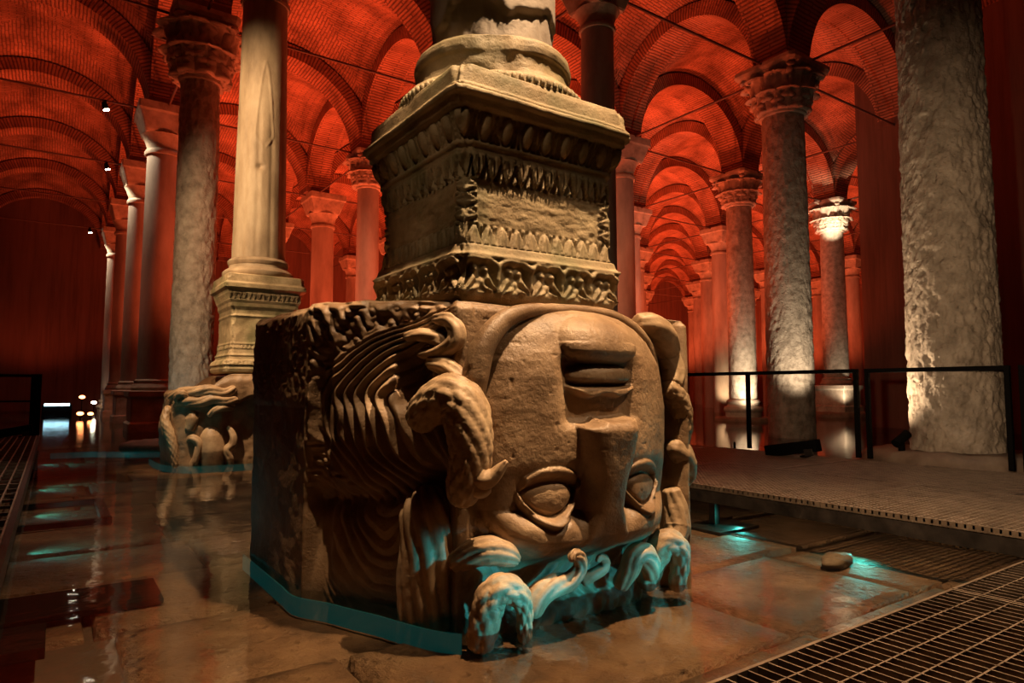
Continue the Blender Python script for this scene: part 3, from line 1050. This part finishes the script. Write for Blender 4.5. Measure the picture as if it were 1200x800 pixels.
def pedestal_mesh(prof, z0, n=150, carve=True, seed=0, chips=.010, rel=None):
    """square block; prof: list of (half size, z); rows resampled to fine steps"""
    zs, ss = [], []
    for (s0, a), (s1, b) in zip(prof[:-1], prof[1:]):
        L = math.hypot(b - a, s1 - s0)
        k = max(1, int(L / .0075))
        f = np.linspace(0, 1, k, endpoint=False)
        zs.append(a + (b - a) * f); ss.append(s0 + (s1 - s0) * f)
    zs = np.concatenate(zs + [[prof[-1][1]]]); ss = np.concatenate(ss + [[prof[-1][0]]])
    m = len(zs)
    u = np.linspace(-1, 1, n, endpoint=False)
    V = []
    for side in range(4):
        ang = side * PI / 2 - PI / 2           # normals -y, +x, +y, -x
        nx, ny = math.cos(ang), math.sin(ang)
        tx, ty = -ny, nx
        U, Z = np.meshgrid(u, zs, indexing='ij')
        S = np.repeat(ss[None], n, 0)
        d = np.zeros_like(U)
        if rel is not None:
            d = rel(U * S, Z, S, side)
        w = sst(1.0, .97, np.abs(U))           # corners stay joined
        d = d * w
        along = U * S
        Pn = S + d
        X = nx * Pn + tx * along
        Y = ny * Pn + ty * along
        V.append(np.stack([X, Y, Z], -1))
    V = np.concatenate(V, 0)
    g = fbm(V[..., 0] * 6 + seed, V[..., 1] * 6, V[..., 2] * 6, 4, 70 + seed)
    rad = np.abs(V[..., :2]).min(-1) / np.abs(V[..., :2]).max(-1)
    wear = sst(.86, 1.0, rad) * np.clip(g + .25, 0, 1) * chips * 6
    sc = 1 + (g * chips - wear) / np.maximum(np.abs(V[..., :2]).max(-1), .2)
    V[..., 0] *= sc
    V[..., 1] *= sc
    top = V[:, -1:].copy()
    top[..., :2] *= .02
    return grid_mesh('pedestal', np.concatenate([V, top], 1), cu=True)


def rel_big(a, Z, S, side):
    d = np.zeros_like(Z)

    def band(z1, z0, f, amp):
        h = (z1 - Z) / (z1 - z0)
        return np.where((h >= 0) & (h <= 1), f(a, h) * amp, 0)
    d += band(2.415, 2.285, lambda u, h: relief_egg(u + .06, h, .128), .040)
    d += band(2.215, 2.105, lambda u, h: relief_leafdart(u, h, .090), .050)
    d += band(1.865, 1.765, lambda u, h: relief_leafdart(u + .03, 1 - h, .088), .034)
    d += band(1.695, 1.525, lambda u, h: relief_acanthus(u, h, .205), .034)
    # upright leaf borders of the panel and its sunk field
    inz = (Z < 2.105) & (Z > 1.865)
    ed = S - np.abs(a)
    d += np.where(inz & (ed < .085), relief_leafdart(Z, np.clip(ed / .085, 0, 1), .075) * .018, 0)
    d += np.where(inz & (ed >= .085), -.012 + .006 * fbm(a * 14, Z * 40, side, 3, 80), 0)
    return d


ped_prof = [(.50, 1.47), (.525, 1.50), (.535, 1.53), (.515, 1.60), (.525, 1.69), (.535, 1.705), (.515, 1.725), (.505, 1.76), (.49, 1.765), (.49, 2.215), (.50, 2.225), (.50, 2.25), (.512, 2.262), (.512, 2.285), (.550, 2.41), (.540, 2.42), (.565, 2.435), (.580, 2.47), (.600, 2.475), (.605, 2.49), (.600, 2.505), (.578, 2.51), (.580, 2.53), (.566, 2.54), (.558, 2.61), (.548, 2.640), (.50, 2.645)]
ped = tag(empty('carved_pedestal', (0, 0, 1.47)), 'large square pedestal with egg and leaf carving on top of the upside-down head', 'pedestal', kind='thing')
link('block', pedestal_mesh(ped_prof, 1.47, 150, rel=rel_big, seed=1), M['pedestal'], ped, loc=(0, 0, -1.47))

# the column standing on it
mc = tag(empty('stone_column', (0, 0, 2.645)), 'broken-footed column standing on the large carved pedestal', 'column', kind='thing')


def base_ring_mesh(scale=1.0, seed=0, broken=True):
    prof = [(.30, 2.62), (.545, 2.62), (.548, 2.66), (.545, 2.69), (.53, 2.715), (.50, 2.73), (.475, 2.745), (.455, 2.78), (.447, 2.82), (.452, 2.86), (.465, 2.875), (.470, 2.905), (.462, 2.94), (.445, 2.96), (.41, 2.965), (.34, 2.965)]
    n = 180
    th = np.linspace(0, 2 * PI, n, endpoint=False)
    pr = []
    for (r0, a), (r1, b) in zip(prof[:-1], prof[1:]):
        for f in np.linspace(0, 1, 4, endpoint=False):
            pr.append((r0 + (r1 - r0) * f, a + (b - a) * f))
    pr = np.array(pr)
    TH = np.repeat(th[:, None], len(pr), 1)
    R = np.repeat(pr[None, :, 0], n, 0)
    Z = np.repeat(pr[None, :, 1], n, 0)
    if broken:
        g = fbm(np.cos(TH) * 3, np.sin(TH) * 3, Z * 7, 3, 90)
        hit = gauss((TH - math.radians(238)), .42) * sst(2.70, 2.76, Z)
        R = R - hit * (R - .415 + .03 * g) * np.clip(1.1 + g * .6, 0, 1)
    R = R + .004 * fbm(np.cos(TH) * 12, np.sin(TH) * 12, Z * 20, 2, 91)
    return grid_mesh('base', np.stack([R * np.cos(TH) * scale, R * np.sin(TH) * scale, Z], -1), cu=True)


LZ = (0, 0, -2.645)
bs = link('base', base_ring_mesh(), M['pedestal'], mc, loc=LZ)
bead = MB().sphere((0, 0, 0), .017, 8, 6).mesh('bead', True)
bead.materials.append(M['pedestal'])
for k in range(84):
    a = 2 * PI * k / 84
    link('bead', bead, None, bs, loc=(math.cos(a) * .545, math.sin(a) * .545, 2.668), scale=(1, 1, 1.5))


def main_shaft():
    n, m = 120, 150
    th = np.linspace(0, 2 * PI, n, endpoint=False)
    z = np.concatenate([np.linspace(2.95, 4.2, 110), np.linspace(4.25, SPR - .9, 40)])
    TH, Z = np.meshgrid(th, z, indexing='ij')
    cx, cy = np.cos(TH), np.sin(TH)
    g = fbm(cx * 2.2, cy * 2.2, Z * 2.2, 4, 95)
    R = .378 + .004 * g
    lim = 3.19 + .09 * noise3(cx * 2, cy * 2, 0, 96) + .05 * noise3(cx * 6, cy * 6, 0, 97)
    R = R - (.022 + .02 * np.abs(fbm(cx * 5, cy * 5, Z * 6, 3, 98))) * sst(lim, lim - .025, Z)
    return grid_mesh('shaft', np.stack([R * cx, R * cy, Z], -1), cu=True)


link('shaft', main_shaft(), M['shaft_plain'], mc, loc=LZ)
capital_plain(mc, .36, SPR - .95 - 2.645, .95)

# ------------------------------------------------------------------ the smaller pedestal on the sideways head
QX, QY = .49, 7.55


def rel_small(a, Z, S, side):
    d = np.zeros_like(Z)

    def band(z1, z0, f, amp):
        h = (z1 - Z) / (z1 - z0)
        return np.where((h >= 0) & (h <= 1), f(a, h) * amp, 0)
    d += band(2.47, 2.37, lambda u, h: relief_leafdart(u, h, .07), .02)
    d += band(1.70, 1.64, lambda u, h: relief_leafdart(u, 1 - h, .06), .018)
    d += band(1.46, 1.40, lambda u, h: relief_leafdart(u, 1 - h, .06), .016)
    return d


p2 = [(.52, 1.27), (.565, 1.29), (.575, 1.34), (.56, 1.375), (.575, 1.40), (.56, 1.46), (.52, 1.48), (.51, 1.52), (.52, 1.54), (.50, 1.57), (.49, 1.62), (.485, 1.72), (.475, 1.74), (.475, 2.10), (.49, 2.13), (.475, 2.16), (.475, 2.22), (.50, 2.27), (.50, 2.32), (.52, 2.36), (.53, 2.42), (.56, 2.50), (.60, 2.54), (.60, 2.60), (.575, 2.63), (.565, 2.74), (.53, 2.755)]
ped2 = tag(empty('carved_pedestal', (QX, QY, 1.27)), 'smaller moulded square pedestal on top of the sideways head', 'pedestal', kind='thing')
link('block', pedestal_mesh(p2, 1.27, 100, rel=rel_small, seed=4), M['pedestal'], ped2, loc=(0, 0, -1.27))
c2 = tag(empty('stone_column', (QX, QY, 2.755)), 'pale warm-lit column with carved teardrop standing on the smaller pedestal', 'column', kind='thing')
link('base', lathe_mesh('base', [(.40, 0), (.50, .0), (.53, .04), (.53, .08), (.49, .12), (.44, .15), (.43, .19), (.45, .21), (.46, .25), (.44, .285), (.41, .30), (.38, .30)], 48), M['shaft_warm'], c2)


def tear_shaft():
    n, m = 130, 170
    th = np.linspace(0, 2 * PI, n, endpoint=False)
    z = np.concatenate([np.linspace(.28, 4.0, 130), np.linspace(4.05, SPR - .9 - 2.755, 40)])
    TH, Z = np.meshgrid(th, z, indexing='ij')
    t = Z / 5.0
    R = .405 - .075 * np.clip(t, 0, 1)
    cx, cy = np.cos(TH), np.sin(TH)
    R = R + .006 * fbm(cx * 2, cy * 2, Z * 1.2, 4, 101)
    # chiselled flats
    f = ((TH - math.radians(250)) / math.radians(30))
    R = R - .012 * np.clip(1 - np.abs(((f + .5) % 1) - .5) * 4, 0, 1) * sst(3.0, 2.2, Z)
    # long pointed teardrop and a leaf-shaped knot below it
    u = (TH - math.radians(262)) * .38
    zz = (Z - 2.25) / 1.15
    w = .14 * np.clip(1 - zz, 0, 1) ** .6 * sst(-.25, .0, zz)
    R = R + .014 * gauss(np.abs(u) - w, .014) * (zz < 1) * (zz > -.2)
    R = R - .05 * np.exp(-((u + .05) / .05) ** 2 - ((Z - 1.72) / .035) ** 2)
    k = np.exp(-((u + .06) / .06) ** 4 - ((Z - 1.48) / .17) ** 4)
    R = R + .02 * k * np.cos((Z - u * 2) * 90) * .5 + .012 * k
    return grid_mesh('shaft', np.stack([R * cx, R * cy, Z], -1), cu=True)


link('shaft', tear_shaft(), M['shaft_warm'], c2)
capital_plain(c2, .33, SPR - .95 - 2.755, .95)

# the head lying on its side under it
h2 = tag(empty('carved_head_block', (QX, QY, FLOOR_TOP)), 'smaller carved stone head lying on its side under the moulded pedestal', 'sculpture', kind='thing')


def head2_mesh():
    # block with a rough projecting top slab, its front cut back below; the face is on the end
    n, m = 300, 130
    th = np.linspace(0, 2 * PI, n, endpoint=False)
    c, s = np.cos(th), np.sin(th)
    k = 1 / (np.abs(c) ** 7 + np.abs(s) ** 7) ** (1 / 7)
    bx, by = c * k * 1.06 - .15, s * k * .76 + .09
    z = np.linspace(FLOOR_TOP, 1.26, m)
    X, Z = np.meshgrid(bx, z, indexing='ij')
    Y, _ = np.meshgrid(by, z, indexing='ij')
    nx, _ = np.meshgrid(c, z, indexing='ij')
    ny, _ = np.meshgrid(s, z, indexing='ij')
    left = sst(-.45, -.8, nx)
    g = fbm(X * 4, Y * 4, Z * 4, 4, 120)
    edge = .90 + .06 * noise3(X * 5, 0, 0, 122) - .25 * sst(.1, .4, X)
    cut = sst(edge, edge - .04, Z) * sst(-.3, -.6, ny) * sst(-.62, -.45, X)
    d = .035 * g - .13 * cut
    d = d + left * (.10 * np.exp(-(Y / .45) ** 2 - ((Z - .45) / .35) ** 2))
    rnd = sst(1.10, 1.26, Z) ** 2
    d = d - rnd * .05
    X = X + nx * d
    Y = Y + ny * d
    low = sst(-.45, -.9, X)
    Z = np.where(Z > .7, .7 + (Z - .7) * (1 - .42 * low), Z)
    V = np.stack([X, Y, Z], -1)
    top = V[:, -1:].copy()
    top[..., :2] *= .02
    return grid_mesh('head', np.concatenate([V, top], 1), cu=True)


link('head', head2_mesh(), M['head'], h2, loc=OFF)


def s2(name, pts, radii, **k):
    return link(name, tube_mesh(name, pts, radii, **k), M['snake'], h2, loc=OFF)


# local coordinates about the block centre
s2('hair_lock', [(-.42, -.66, 1.06), (-.60, -.70, .98), (-.78, -.68, 1.02), (-.95, -.60, 1.00), (-1.10, -.45, .98), (-1.22, -.20, .92)], [.05, .075, .08, .08, .08, .06], grooves=6, amp=.018, n=90, m=36, seed=31)
s2('hair_lock', [(-.40, -.70, .90), (-.58, -.74, .87), (-.74, -.72, .90), (-.90, -.68, .86), (-1.06, -.60, .86), (-1.20, -.40, .82)], [.04, .065, .07, .07, .07, .05], grooves=5, amp=.016, n=90, m=32, seed=32)
s2('hair_lock', [(-.46, -.70, .76), (-.60, -.75, .78), (-.72, -.74, .74), (-.80, -.72, .66)], [.03, .05, .05, .03], grooves=4, amp=.012, n=50, m=26, seed=41)
s2('snake', [(-1.05, -.58, .92), (-1.12, -.62, .98), (-1.18, -.56, .92), (-1.14, -.56, .84)], [.04, .05, .05, .03], scales=6, amp=.010, n=50, m=26, seed=42)
s2('snake', [(-1.24, -.30, .80), (-1.30, -.44, .62), (-1.25, -.52, .44), (-1.20, -.56, .24), (-1.16, -.56, -.05)], [.05, .06, .065, .06, .05], scales=7, amp=.012, n=80, m=30, seed=33)
s2('cheek', [(-.74, -.58, .50), (-.74, -.62, .36), (-.72, -.64, .18), (-.70, -.62, -.1)], [.10, .16, .18, .15], n=60, m=40, seed=34)
s2('snake', [(-.52, -.66, .52), (-.46, -.73, .38), (-.47, -.74, .26), (-.54, -.74, .18), (-.50, -.74, .06), (-.48, -.72, -.08)], [.03, .05, .055, .055, .055, .04], grooves=4, amp=.012, n=70, m=28, seed=35)
s2('snake', [(-1.04, -.58, .30), (-.98, -.66, .36), (-.90, -.70, .28), (-.92, -.70, .12), (-.98, -.66, -.05)], [.04, .055, .055, .05, .05], grooves=4, amp=.012, n=60, m=28, seed=36)
s2('brow', [(-1.0, -.52, .78), (-.98, -.62, .62), (-1.02, -.62, .46)], [.06, .09, .06], grooves=3, amp=.014, n=40, m=28, seed=37)

# ------------------------------------------------------------------ footings and rubble
def footing(name, x, y, rx, ry, top, label, seed):
    n = 60
    th = np.linspace(0, 2 * PI, n, endpoint=False)
    rings = []
    for f, z in ((1.02, FLOOR_TOP), (1.0, top * .4), (.97, top * .8), (.90, top), (.6, top + .01), (.3, top + .005), (.01, top)):
        w = 1 + .10 * noise3(np.cos(th) * 1.6, np.sin(th) * 1.6, seed, seed) + .04 * noise3(np.cos(th) * 6, np.sin(th) * 6, z * 9, seed + 1)
        rings.append(np.stack([np.cos(th) * rx * f * w, np.sin(th) * ry * f * w, z + .02 * noise3(np.cos(th) * 5 * f, np.sin(th) * 5 * f, 3, seed + 2) * (f < .95)], -1))
    P = np.stack(rings, 1)
    return tag(link(name, grid_mesh(name, P, cu=True), M['island'], loc=(x, y, 0)), label, 'stone', kind='thing')


footing('stone_footing', 6.15, 0.1, .80, .95, .36, 'low rough stone footing under the thick pitted column', 5)
footing('stone_footing', -.15, 2 * AY + .1, .95, .9, .09, 'flat stone footing at water level under the grey roughened column', 6)
footing('stone_footing', 3 * AX - .12, 2 * AY, .85, .85, .12, 'pale stone footing under the column with the glowing foot', 7)
footing('stone_footing', 4 * AX, 2 * AY, 1.0, 1.0, .18, 'dark stone footing under the column with the white-lit capital', 8)


def rubble(x, y, sx, sy, sz, label, seed):
    u, v = np.meshgrid(np.linspace(0, 2 * PI, 28, endpoint=False), np.linspace(-PI / 2, PI / 2, 16), indexing='ij')
    X, Y, Z = np.cos(u) * np.cos(v), np.sin(u) * np.cos(v), np.sin(v)
    r = 1 + .35 * fbm(X * 1.5, Y * 1.5, Z * 1.5, 3, seed)
    return tag(link('rubble_stone', grid_mesh('rubble_stone', np.stack([X * r * sx, Y * r * sy, Z * r * sz], -1), cu=True), M['island'], loc=(x, y, FLOOR_TOP + .05 + sz * .6)), label, 'stone', kind='thing')


rubble(2.20, -.80, .15, .08, .05, 'small teal-lit stone in the water under the walkway edge', 9)
rubble(2.30, -1.80, .14, .05, .04, 'flat teal-lit stone in the dark corner between the walkways', 10)

# ------------------------------------------------------------------ walkways
def grating(parent, x0, x1, y0, y1, top, sx, sy, mat, t=.005, depth=.03, border=.012):
    """bearing bars and cross bars of one panel; sx, sy = spacing of the bars along y and along x"""
    V, F = [], []

    def bar(a0, a1, b0, b1, z0, z1):
        k = len(V)
        V.extend([(a0, b0, z0), (a1, b0, z0), (a1, b1, z0), (a0, b1, z0), (a0, b0, z1), (a1, b0, z1), (a1, b1, z1), (a0, b1, z1)])
        F.extend([(k, k + 3, k + 2, k + 1), (k + 4, k + 5, k + 6, k + 7), (k, k + 1, k + 5, k + 4), (k + 1, k + 2, k + 6, k + 5), (k + 2, k + 3, k + 7, k + 6), (k + 3, k, k + 4, k + 7)])
    x = x0 + sx
    while x < x1 - sx * .4:
        bar(x - t / 2, x + t / 2, y0, y1, top - depth, top)
        x += sx
    y = y0 + sy
    while y < y1 - sy * .4:
        bar(x0, x1, y - t / 2, y + t / 2, top - depth * .8, top - .001)
        y += sy
    b = border
    bar(x0, x1, y0, y0 + b, top - depth - .01, top + .003)
    bar(x0, x1, y1 - b, y1, top - depth - .01, top + .003)
    bar(x0, x0 + b, y0 + b, y1 - b, top - depth - .01, top + .003)
    bar(x1 - b, x1, y0 + b, y1 - b, top - depth - .01, top + .003)
    me = mesh_np('grating', np.array(V, float), np.array(F), smooth=False)
    return link('grating', me, mat, parent)


wk = tag(empty('steel_walkway'), 'open steel grating walkway in the near corner', 'walkway', kind='thing')
grating(wk, -1.60, .875, -3.62, -2.02, .25, .048, .100, M['grate'], t=.006)
grating(wk, .885, 2.34, -3.62, -2.02, .25, .048, .100, M['grate'], t=.006)
MB().box((.37, -2.035, .185), (3.9, .02, .09)).build('edge_beam', M['steel'], wk)
MB().box((.37, -3.55, .17), (3.9, .04, .10)).build('joist', M['steel'], wk)
MB().box((.88, -2.83, .16), (.05, 1.5, .10)).build('joist', M['steel'], wk)
for x in (-.9, 2.1):
    MB().box((x, -2.25, (.2 + FLOOR_TOP) / 2), (.05, .05, .2 - FLOOR_TOP)).build('leg', M['steel'], wk)

wr = tag(empty('steel_walkway'), 'wide mesh-topped steel walkway beyond the upside-down head', 'walkway', kind='thing')
yy = [-3.62, -.60, 1.40, 3.20, 4.5]
for a, b in zip(yy[:-1], yy[1:]):
    grating(wr, 2.36, 3.845, a + .004, b - .004, .25, .045, .045, M['grate'], t=.012)
yy = [-3.62, -1.26, .74, 2.74, 4.5]
for a, b in zip(yy[:-1], yy[1:]):
    grating(wr, 3.855, 5.40, a + .004, b - .004, .25, .045, .045, M['grate'], t=.012)
MB().box((2.385, .44, .165), (.05, 8.1, .10)).build('edge_beam', M['steel'], wr)
MB().box((3.85, .44, .16), (.08, 8.1, .10)).build('joist', M['steel'], wr)
MB().box((5.37, .44, .165), (.05, 8.1, .10)).build('edge_beam', M['steel'], wr)
for y in (-2.6, .44, 3.2):
    MB().box((3.88, y, .15), (3.0, .06, .07)).build('crossbeam', M['steel'], wr)
    for x in (2.52, 5.2):
        l = MB().box((x, y, (.15 - .13) / 2), (.06, .06, .28)).build('leg', M['steel'], wr)
        MB().box((x, y - .05, -.10), (.52, .40, .03), .006).build('foot_plate', M['steel'], l)

wl = tag(empty('steel_walkway'), 'narrow grating walkway running along beside the dim aisle', 'walkway', kind='thing')
yy = [-2.0, .2, 2.2, 4.2, 6.2, 8.2, 10.2, 11.75]
for a, b in zip(yy[:-1], yy[1:]):
    grating(wl, -3.75, -2.31, a + .004, b - .004, .20, .09, .33, M['grate'], t=.012)
MB().box((-2.29, 4.87, .14), (.035, 13.7, .12)).build('edge_beam', M['steel'], wl)
MB().box((-3.74, 4.87, .13), (.035, 13.7, .12)).build('edge_beam', M['steel'], wl)
for y in (.9, 4.4, 7.9, 11.2):
    l = MB().box((-2.36, y, (.1 + FLOOR_TOP) / 2), (.06, .06, .1 - FLOOR_TOP)).build('leg', M['steel'], wl)
    if y == .9:
        MB().box((-2.02, 1.06, -.09), (.90, .46, .03), .004).build('foot_plate', M['black'], l)
    if y == 4.4:
        for (cy, hh) in ((3.55, .05), (4.75, .05)):
            MB().box((-1.99, cy, -.09), (.70, .07, hh)).build('foot_rail', M['steel'], l)
        MB().box((-1.68, 4.15, -.09), (.08, 1.27, .05)).build('foot_rail', M['steel'], l)
tag(MB().box((-2.24, .38, -.05), (.30, .36, .05), .004).build('steel_plate', M['black']), 'dark square steel plate lying in the water by the narrow walkway', 'plate', kind='thing')

# railings of black steel along the far edge of the wide walkway
def railing(label, x, ys, y0, y1, z0=.25, zt=1.27):
    r = tag(empty('steel_railing', (x, (y0 + y1) / 2, z0)), label, 'railing', kind='thing')
    off = Vector((-x, -(y0 + y1) / 2, -z0))
    MB().box(Vector((x, (y0 + y1) / 2, zt - .02)) + off, (.05, y1 - y0, .045), .006).build('top_rail', M['black'], r)
    for y in ys:
        p = MB().box(Vector((x, y, (z0 + zt) / 2)) + off, (.045, .045, zt - z0 - .03)).build('post', M['black'], r)
    return r


railing('black steel railing section nearest the glowing column foot', 5.47, (.76, 2.20, 3.64), .735, 4.5)
railing('black steel railing section crossing the thick pitted column', 5.47, (.63, -.71), -.735, .655)
railing('black steel railing section running out past the thick pitted column', 5.47, (-.83, -2.3), -3.6, -.805)
rl = tag(empty('steel_railing', (-2.36, 11.6, .2)), 'dark railing closing off the far end of the narrow walkway', 'railing', kind='thing')
MB().box((0, 0, .55), (.16, .06, 1.12)).build('post', M['black'], rl)
MB().box((-1.0, 0, 1.08), (1.9, .04, .05)).build('top_rail', M['black'], rl)
MB().box((-1.0, 0, .62), (1.9, .03, .03)).build('mid_rail', M['black'], rl)

# ------------------------------------------------------------------ lamps and boxes
def floodbox(x, y, z, rz, label, L=.62):
    f = tag(empty('floodlight', (x, y, z), rz), label, 'floodlight', kind='thing')
    rot = Matrix.Rotation(math.radians(-10), 3, 'Y')
    MB().box((0, 0, .09), (L, .16, .14), .01, rot).build('housing', M['black'], f)
    MB().box((L * .36, -.085, .06), (.10, .012, .08), .004, rot).build('end_plate', M['steel'], f)
    MB().box((-L * .2, 0, .012), (.05, .2, .02)).build('bracket', M['black'], f)
    MB().box((L * .25, 0, .012), (.05, .2, .02)).build('bracket', M['black'], f)
    return f


floodbox(5.12, 1.36, .253, math.radians(-82), 'black tilted floodlight box lying on the wide walkway')
floodbox(-2.72, 11.2, .203, math.radians(0), 'black floodlight box at the far end of the narrow walkway', .7)

pl = tag(empty('post_lamp', (5.62, .36, .30)), 'small black lamp on a short post beside the thick pitted column', 'lamp', kind='thing')
MB().cyl((0, 0, -.3), (0, 0, .16), .035, 10).build('post', M['black'], pl)
MB().cyl((-.07, .03, .14), (.10, -.02, .25), .05, 14).build('lamp_head', M['black'], pl, smooth=True)
bp = tube_mesh('bent_pipe', [(0, 0, .32), (0, 0, .12), (0, .01, .02), (0, .06, 0), (0, .16, 0)], [.016, .016], 40, 10, rough=0)
tag(link('bent_pipe', bp, M['black'], loc=(5.72, 2.62, .0)), 'short bent black pipe standing in the water behind the railing', 'pipe', kind='thing')


def rodlamp(x, y, z, target, watts, label, angle=70, color=PALE, on=1):
    r = tag(empty('rod_spotlight', (x, y, z)), label, 'spotlight', kind='thing')
    d = (Vector(target) - Vector((x, y, z))).normalized()
    MB().box((0, 0, -.03), (.05, .07, .08)).build('clamp', M['black'], r)
    c = Vector((0, 0, -.14))
    MB().cyl(c - d * .10, c + d * .08, .055, 14, .075).build('housing', M['black'], r, smooth=True)
    MB().cyl(c + d * .078, c + d * .10, .066, 14).build('lens', M['lens'], r)
    q = Vector((x, y, z)) + c + d * .13
    spot(q, target, watts, color, angle, .5, .05)
    return r


rodlamp(-1.33, 3 * AY, SPR - .02, (-.3, 3 * AY, 5.2), 300, 'small bright spotlight clamped to the nearest tie rod of the dim aisle', 80)
rodlamp(-1.0, 4 * AY, SPR - .02, (-.2, 4 * AY, 5.2), 380, 'small bright spotlight clamped to the second tie rod of the dim aisle', 80)
rodlamp(-1.05, 6 * AY, SPR - .02, (-.2, 6 * AY, 5.0), 420, 'small bright spotlight clamped to the last tie rod before the end wall', 80)
rodlamp(1.15, 3 * AY, SPR - .02, (-.3, 2 * AY, 1.5), 160, 'bright spotlight on a tie rod beside the pale teardrop column', 60)


def ground_lamp(x, y, z, mat, label, sc=1.0):
    g = tag(empty('ground_lamp', (x, y, z)), label, 'lamp', kind='thing')
    MB().cyl((0, 0, -z + FLOOR_TOP), (0, 0, 0), .02 * sc, 8).build('stake', M['black'], g)
    MB().sphere((0, 0, .07 * sc), .09 * sc, 12, 8, (1.3, 1, .8)).build('lamp', mat, g, smooth=True)
    return g


ground_lamp(-1.09, 30, .62, M['ember'], 'upper small orange lamp at the end of the dim aisle')
ground_lamp(-.66, 30, .40, M['lens'], 'small white-hot lamp at the foot of the last aisle column', .8)
ground_lamp(-1.30, 24.2, .12, M['ember'], 'lower orange lamp on the water of the dim aisle', .9)
ground_lamp(-.98, 24.6, .10, M['ember'], 'orange lamp beside the lower one on the aisle water', .8)
t = tag(empty('tube_lamp', (-1.95, 29, .40)), 'glowing pale blue tube lamp at the far end of the dim aisle', 'lamp', kind='thing')
MB().cyl((-.42, 0, 0), (.42, 0, 0), .05, 10).build('tube', M['screen'], t, smooth=True)
MB().box((0, .05, -.3), (1.0, .05, .6)).build('stand', M['black'], t)

# added glowing bands imitating teal-lit stone and water at the head and aisle
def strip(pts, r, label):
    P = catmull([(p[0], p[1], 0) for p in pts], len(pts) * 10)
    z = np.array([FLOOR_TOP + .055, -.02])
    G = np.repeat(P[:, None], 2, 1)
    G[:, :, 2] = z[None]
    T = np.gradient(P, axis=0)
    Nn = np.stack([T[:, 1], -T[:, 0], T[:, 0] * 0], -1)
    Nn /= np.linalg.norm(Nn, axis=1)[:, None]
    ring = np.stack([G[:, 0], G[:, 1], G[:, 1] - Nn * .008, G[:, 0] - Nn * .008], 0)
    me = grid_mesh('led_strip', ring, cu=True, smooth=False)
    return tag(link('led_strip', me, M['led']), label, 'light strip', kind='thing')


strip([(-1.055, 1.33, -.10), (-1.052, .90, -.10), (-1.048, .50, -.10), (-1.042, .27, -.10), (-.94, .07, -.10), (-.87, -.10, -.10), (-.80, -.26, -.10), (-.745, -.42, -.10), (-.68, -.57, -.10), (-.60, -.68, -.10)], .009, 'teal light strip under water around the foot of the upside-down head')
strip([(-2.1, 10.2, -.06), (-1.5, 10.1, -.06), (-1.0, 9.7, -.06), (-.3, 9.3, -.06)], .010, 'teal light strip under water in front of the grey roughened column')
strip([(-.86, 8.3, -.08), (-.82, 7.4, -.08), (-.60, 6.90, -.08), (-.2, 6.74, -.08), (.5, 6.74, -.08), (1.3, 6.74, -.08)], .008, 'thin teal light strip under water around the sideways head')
# teal floods under the walkways
for (p, tg, w, an) in (((.95, -1.96, .13), (.45, -.80, .08), 70, 22), ((.1, -1.98, .13), (-.35, -.9, .08), 80, 26), ((1.6, -1.98, .13), (.72, -.80, .08), 80, 20), ((.5, -1.98, .13), (.05, -.8, .06), 60, 22)):
    spot(p, tg, w, TEAL, an, .5, .02)
for y in (-1.7, -.75, .25, 1.2, 2.2):
    spot((2.62, y, -.022), (1.70, y - .05, -.11), 12, (.08, .85, .78), 140, 1, .01)
for y in (2.6, 4.3, 6.2, 9.2):
    spot((-2.24, y, -.022), (-1.2, y + .1, -.11), 16, (.06, .8, .85), 140, 1, .01)

# ------------------------------------------------------------------ warm uplights on columns, after one added frontal fill
spot((-1.6, -2.7, 1.27), (6.0, 0, 2.0), 1000, (1, .68, .40), 46, 1, .03)  # unseen frontal fill from beside the camera, added for the thick pitted column
spot((5.56, 1.00, .40), (6.0, .12, 2.3), 300, (1, .72, .45), 96, 1, .02)
spot((4.9, 4.55, .35), (5.45, 5.1, 5.0), 130, WARM, 70, 1, .05)
spot((10.0, 3.9, .35), (11.1, 5.17, 2.6), 430, PALE, 60, .9, .08)
spot((15.6, 9.2, .3), (16.5, 10.3, 1.8), 650, PALE, 80, .9, .08)
spot((21.2, 9.2, .4), (22.2, 10.3, 2.0), 160, PALE, 80, .9, .08)
spot((20.9, 9.4, 6.2), (21.9, 10.2, 7.6), 600, PALE, 60, .7, .05)
spot((-.8, 9.0, .15), (-.1, 10.3, 2.0), 40, (.95, .85, .7), 60, 1, .08)
spot((21.3, 14.5, .3), (22.2, 15.5, 2.0), 240, WARM, 90, .9, .08)
spot((15.8, 14.5, .3), (16.6, 15.5, 2.0), 240, WARM, 90, .9, .08)
spot((26.8, 14.5, .3), (27.7, 15.5, 2.0), 240, WARM, 90, .9, .08)
# the smaller pedestal, its head and column, from a lamp high up near the camera side
spot((-3.6, 4.4, 6.0), (.55, 7.2, 4.0), 2200, WARM, 64, .7, .08)
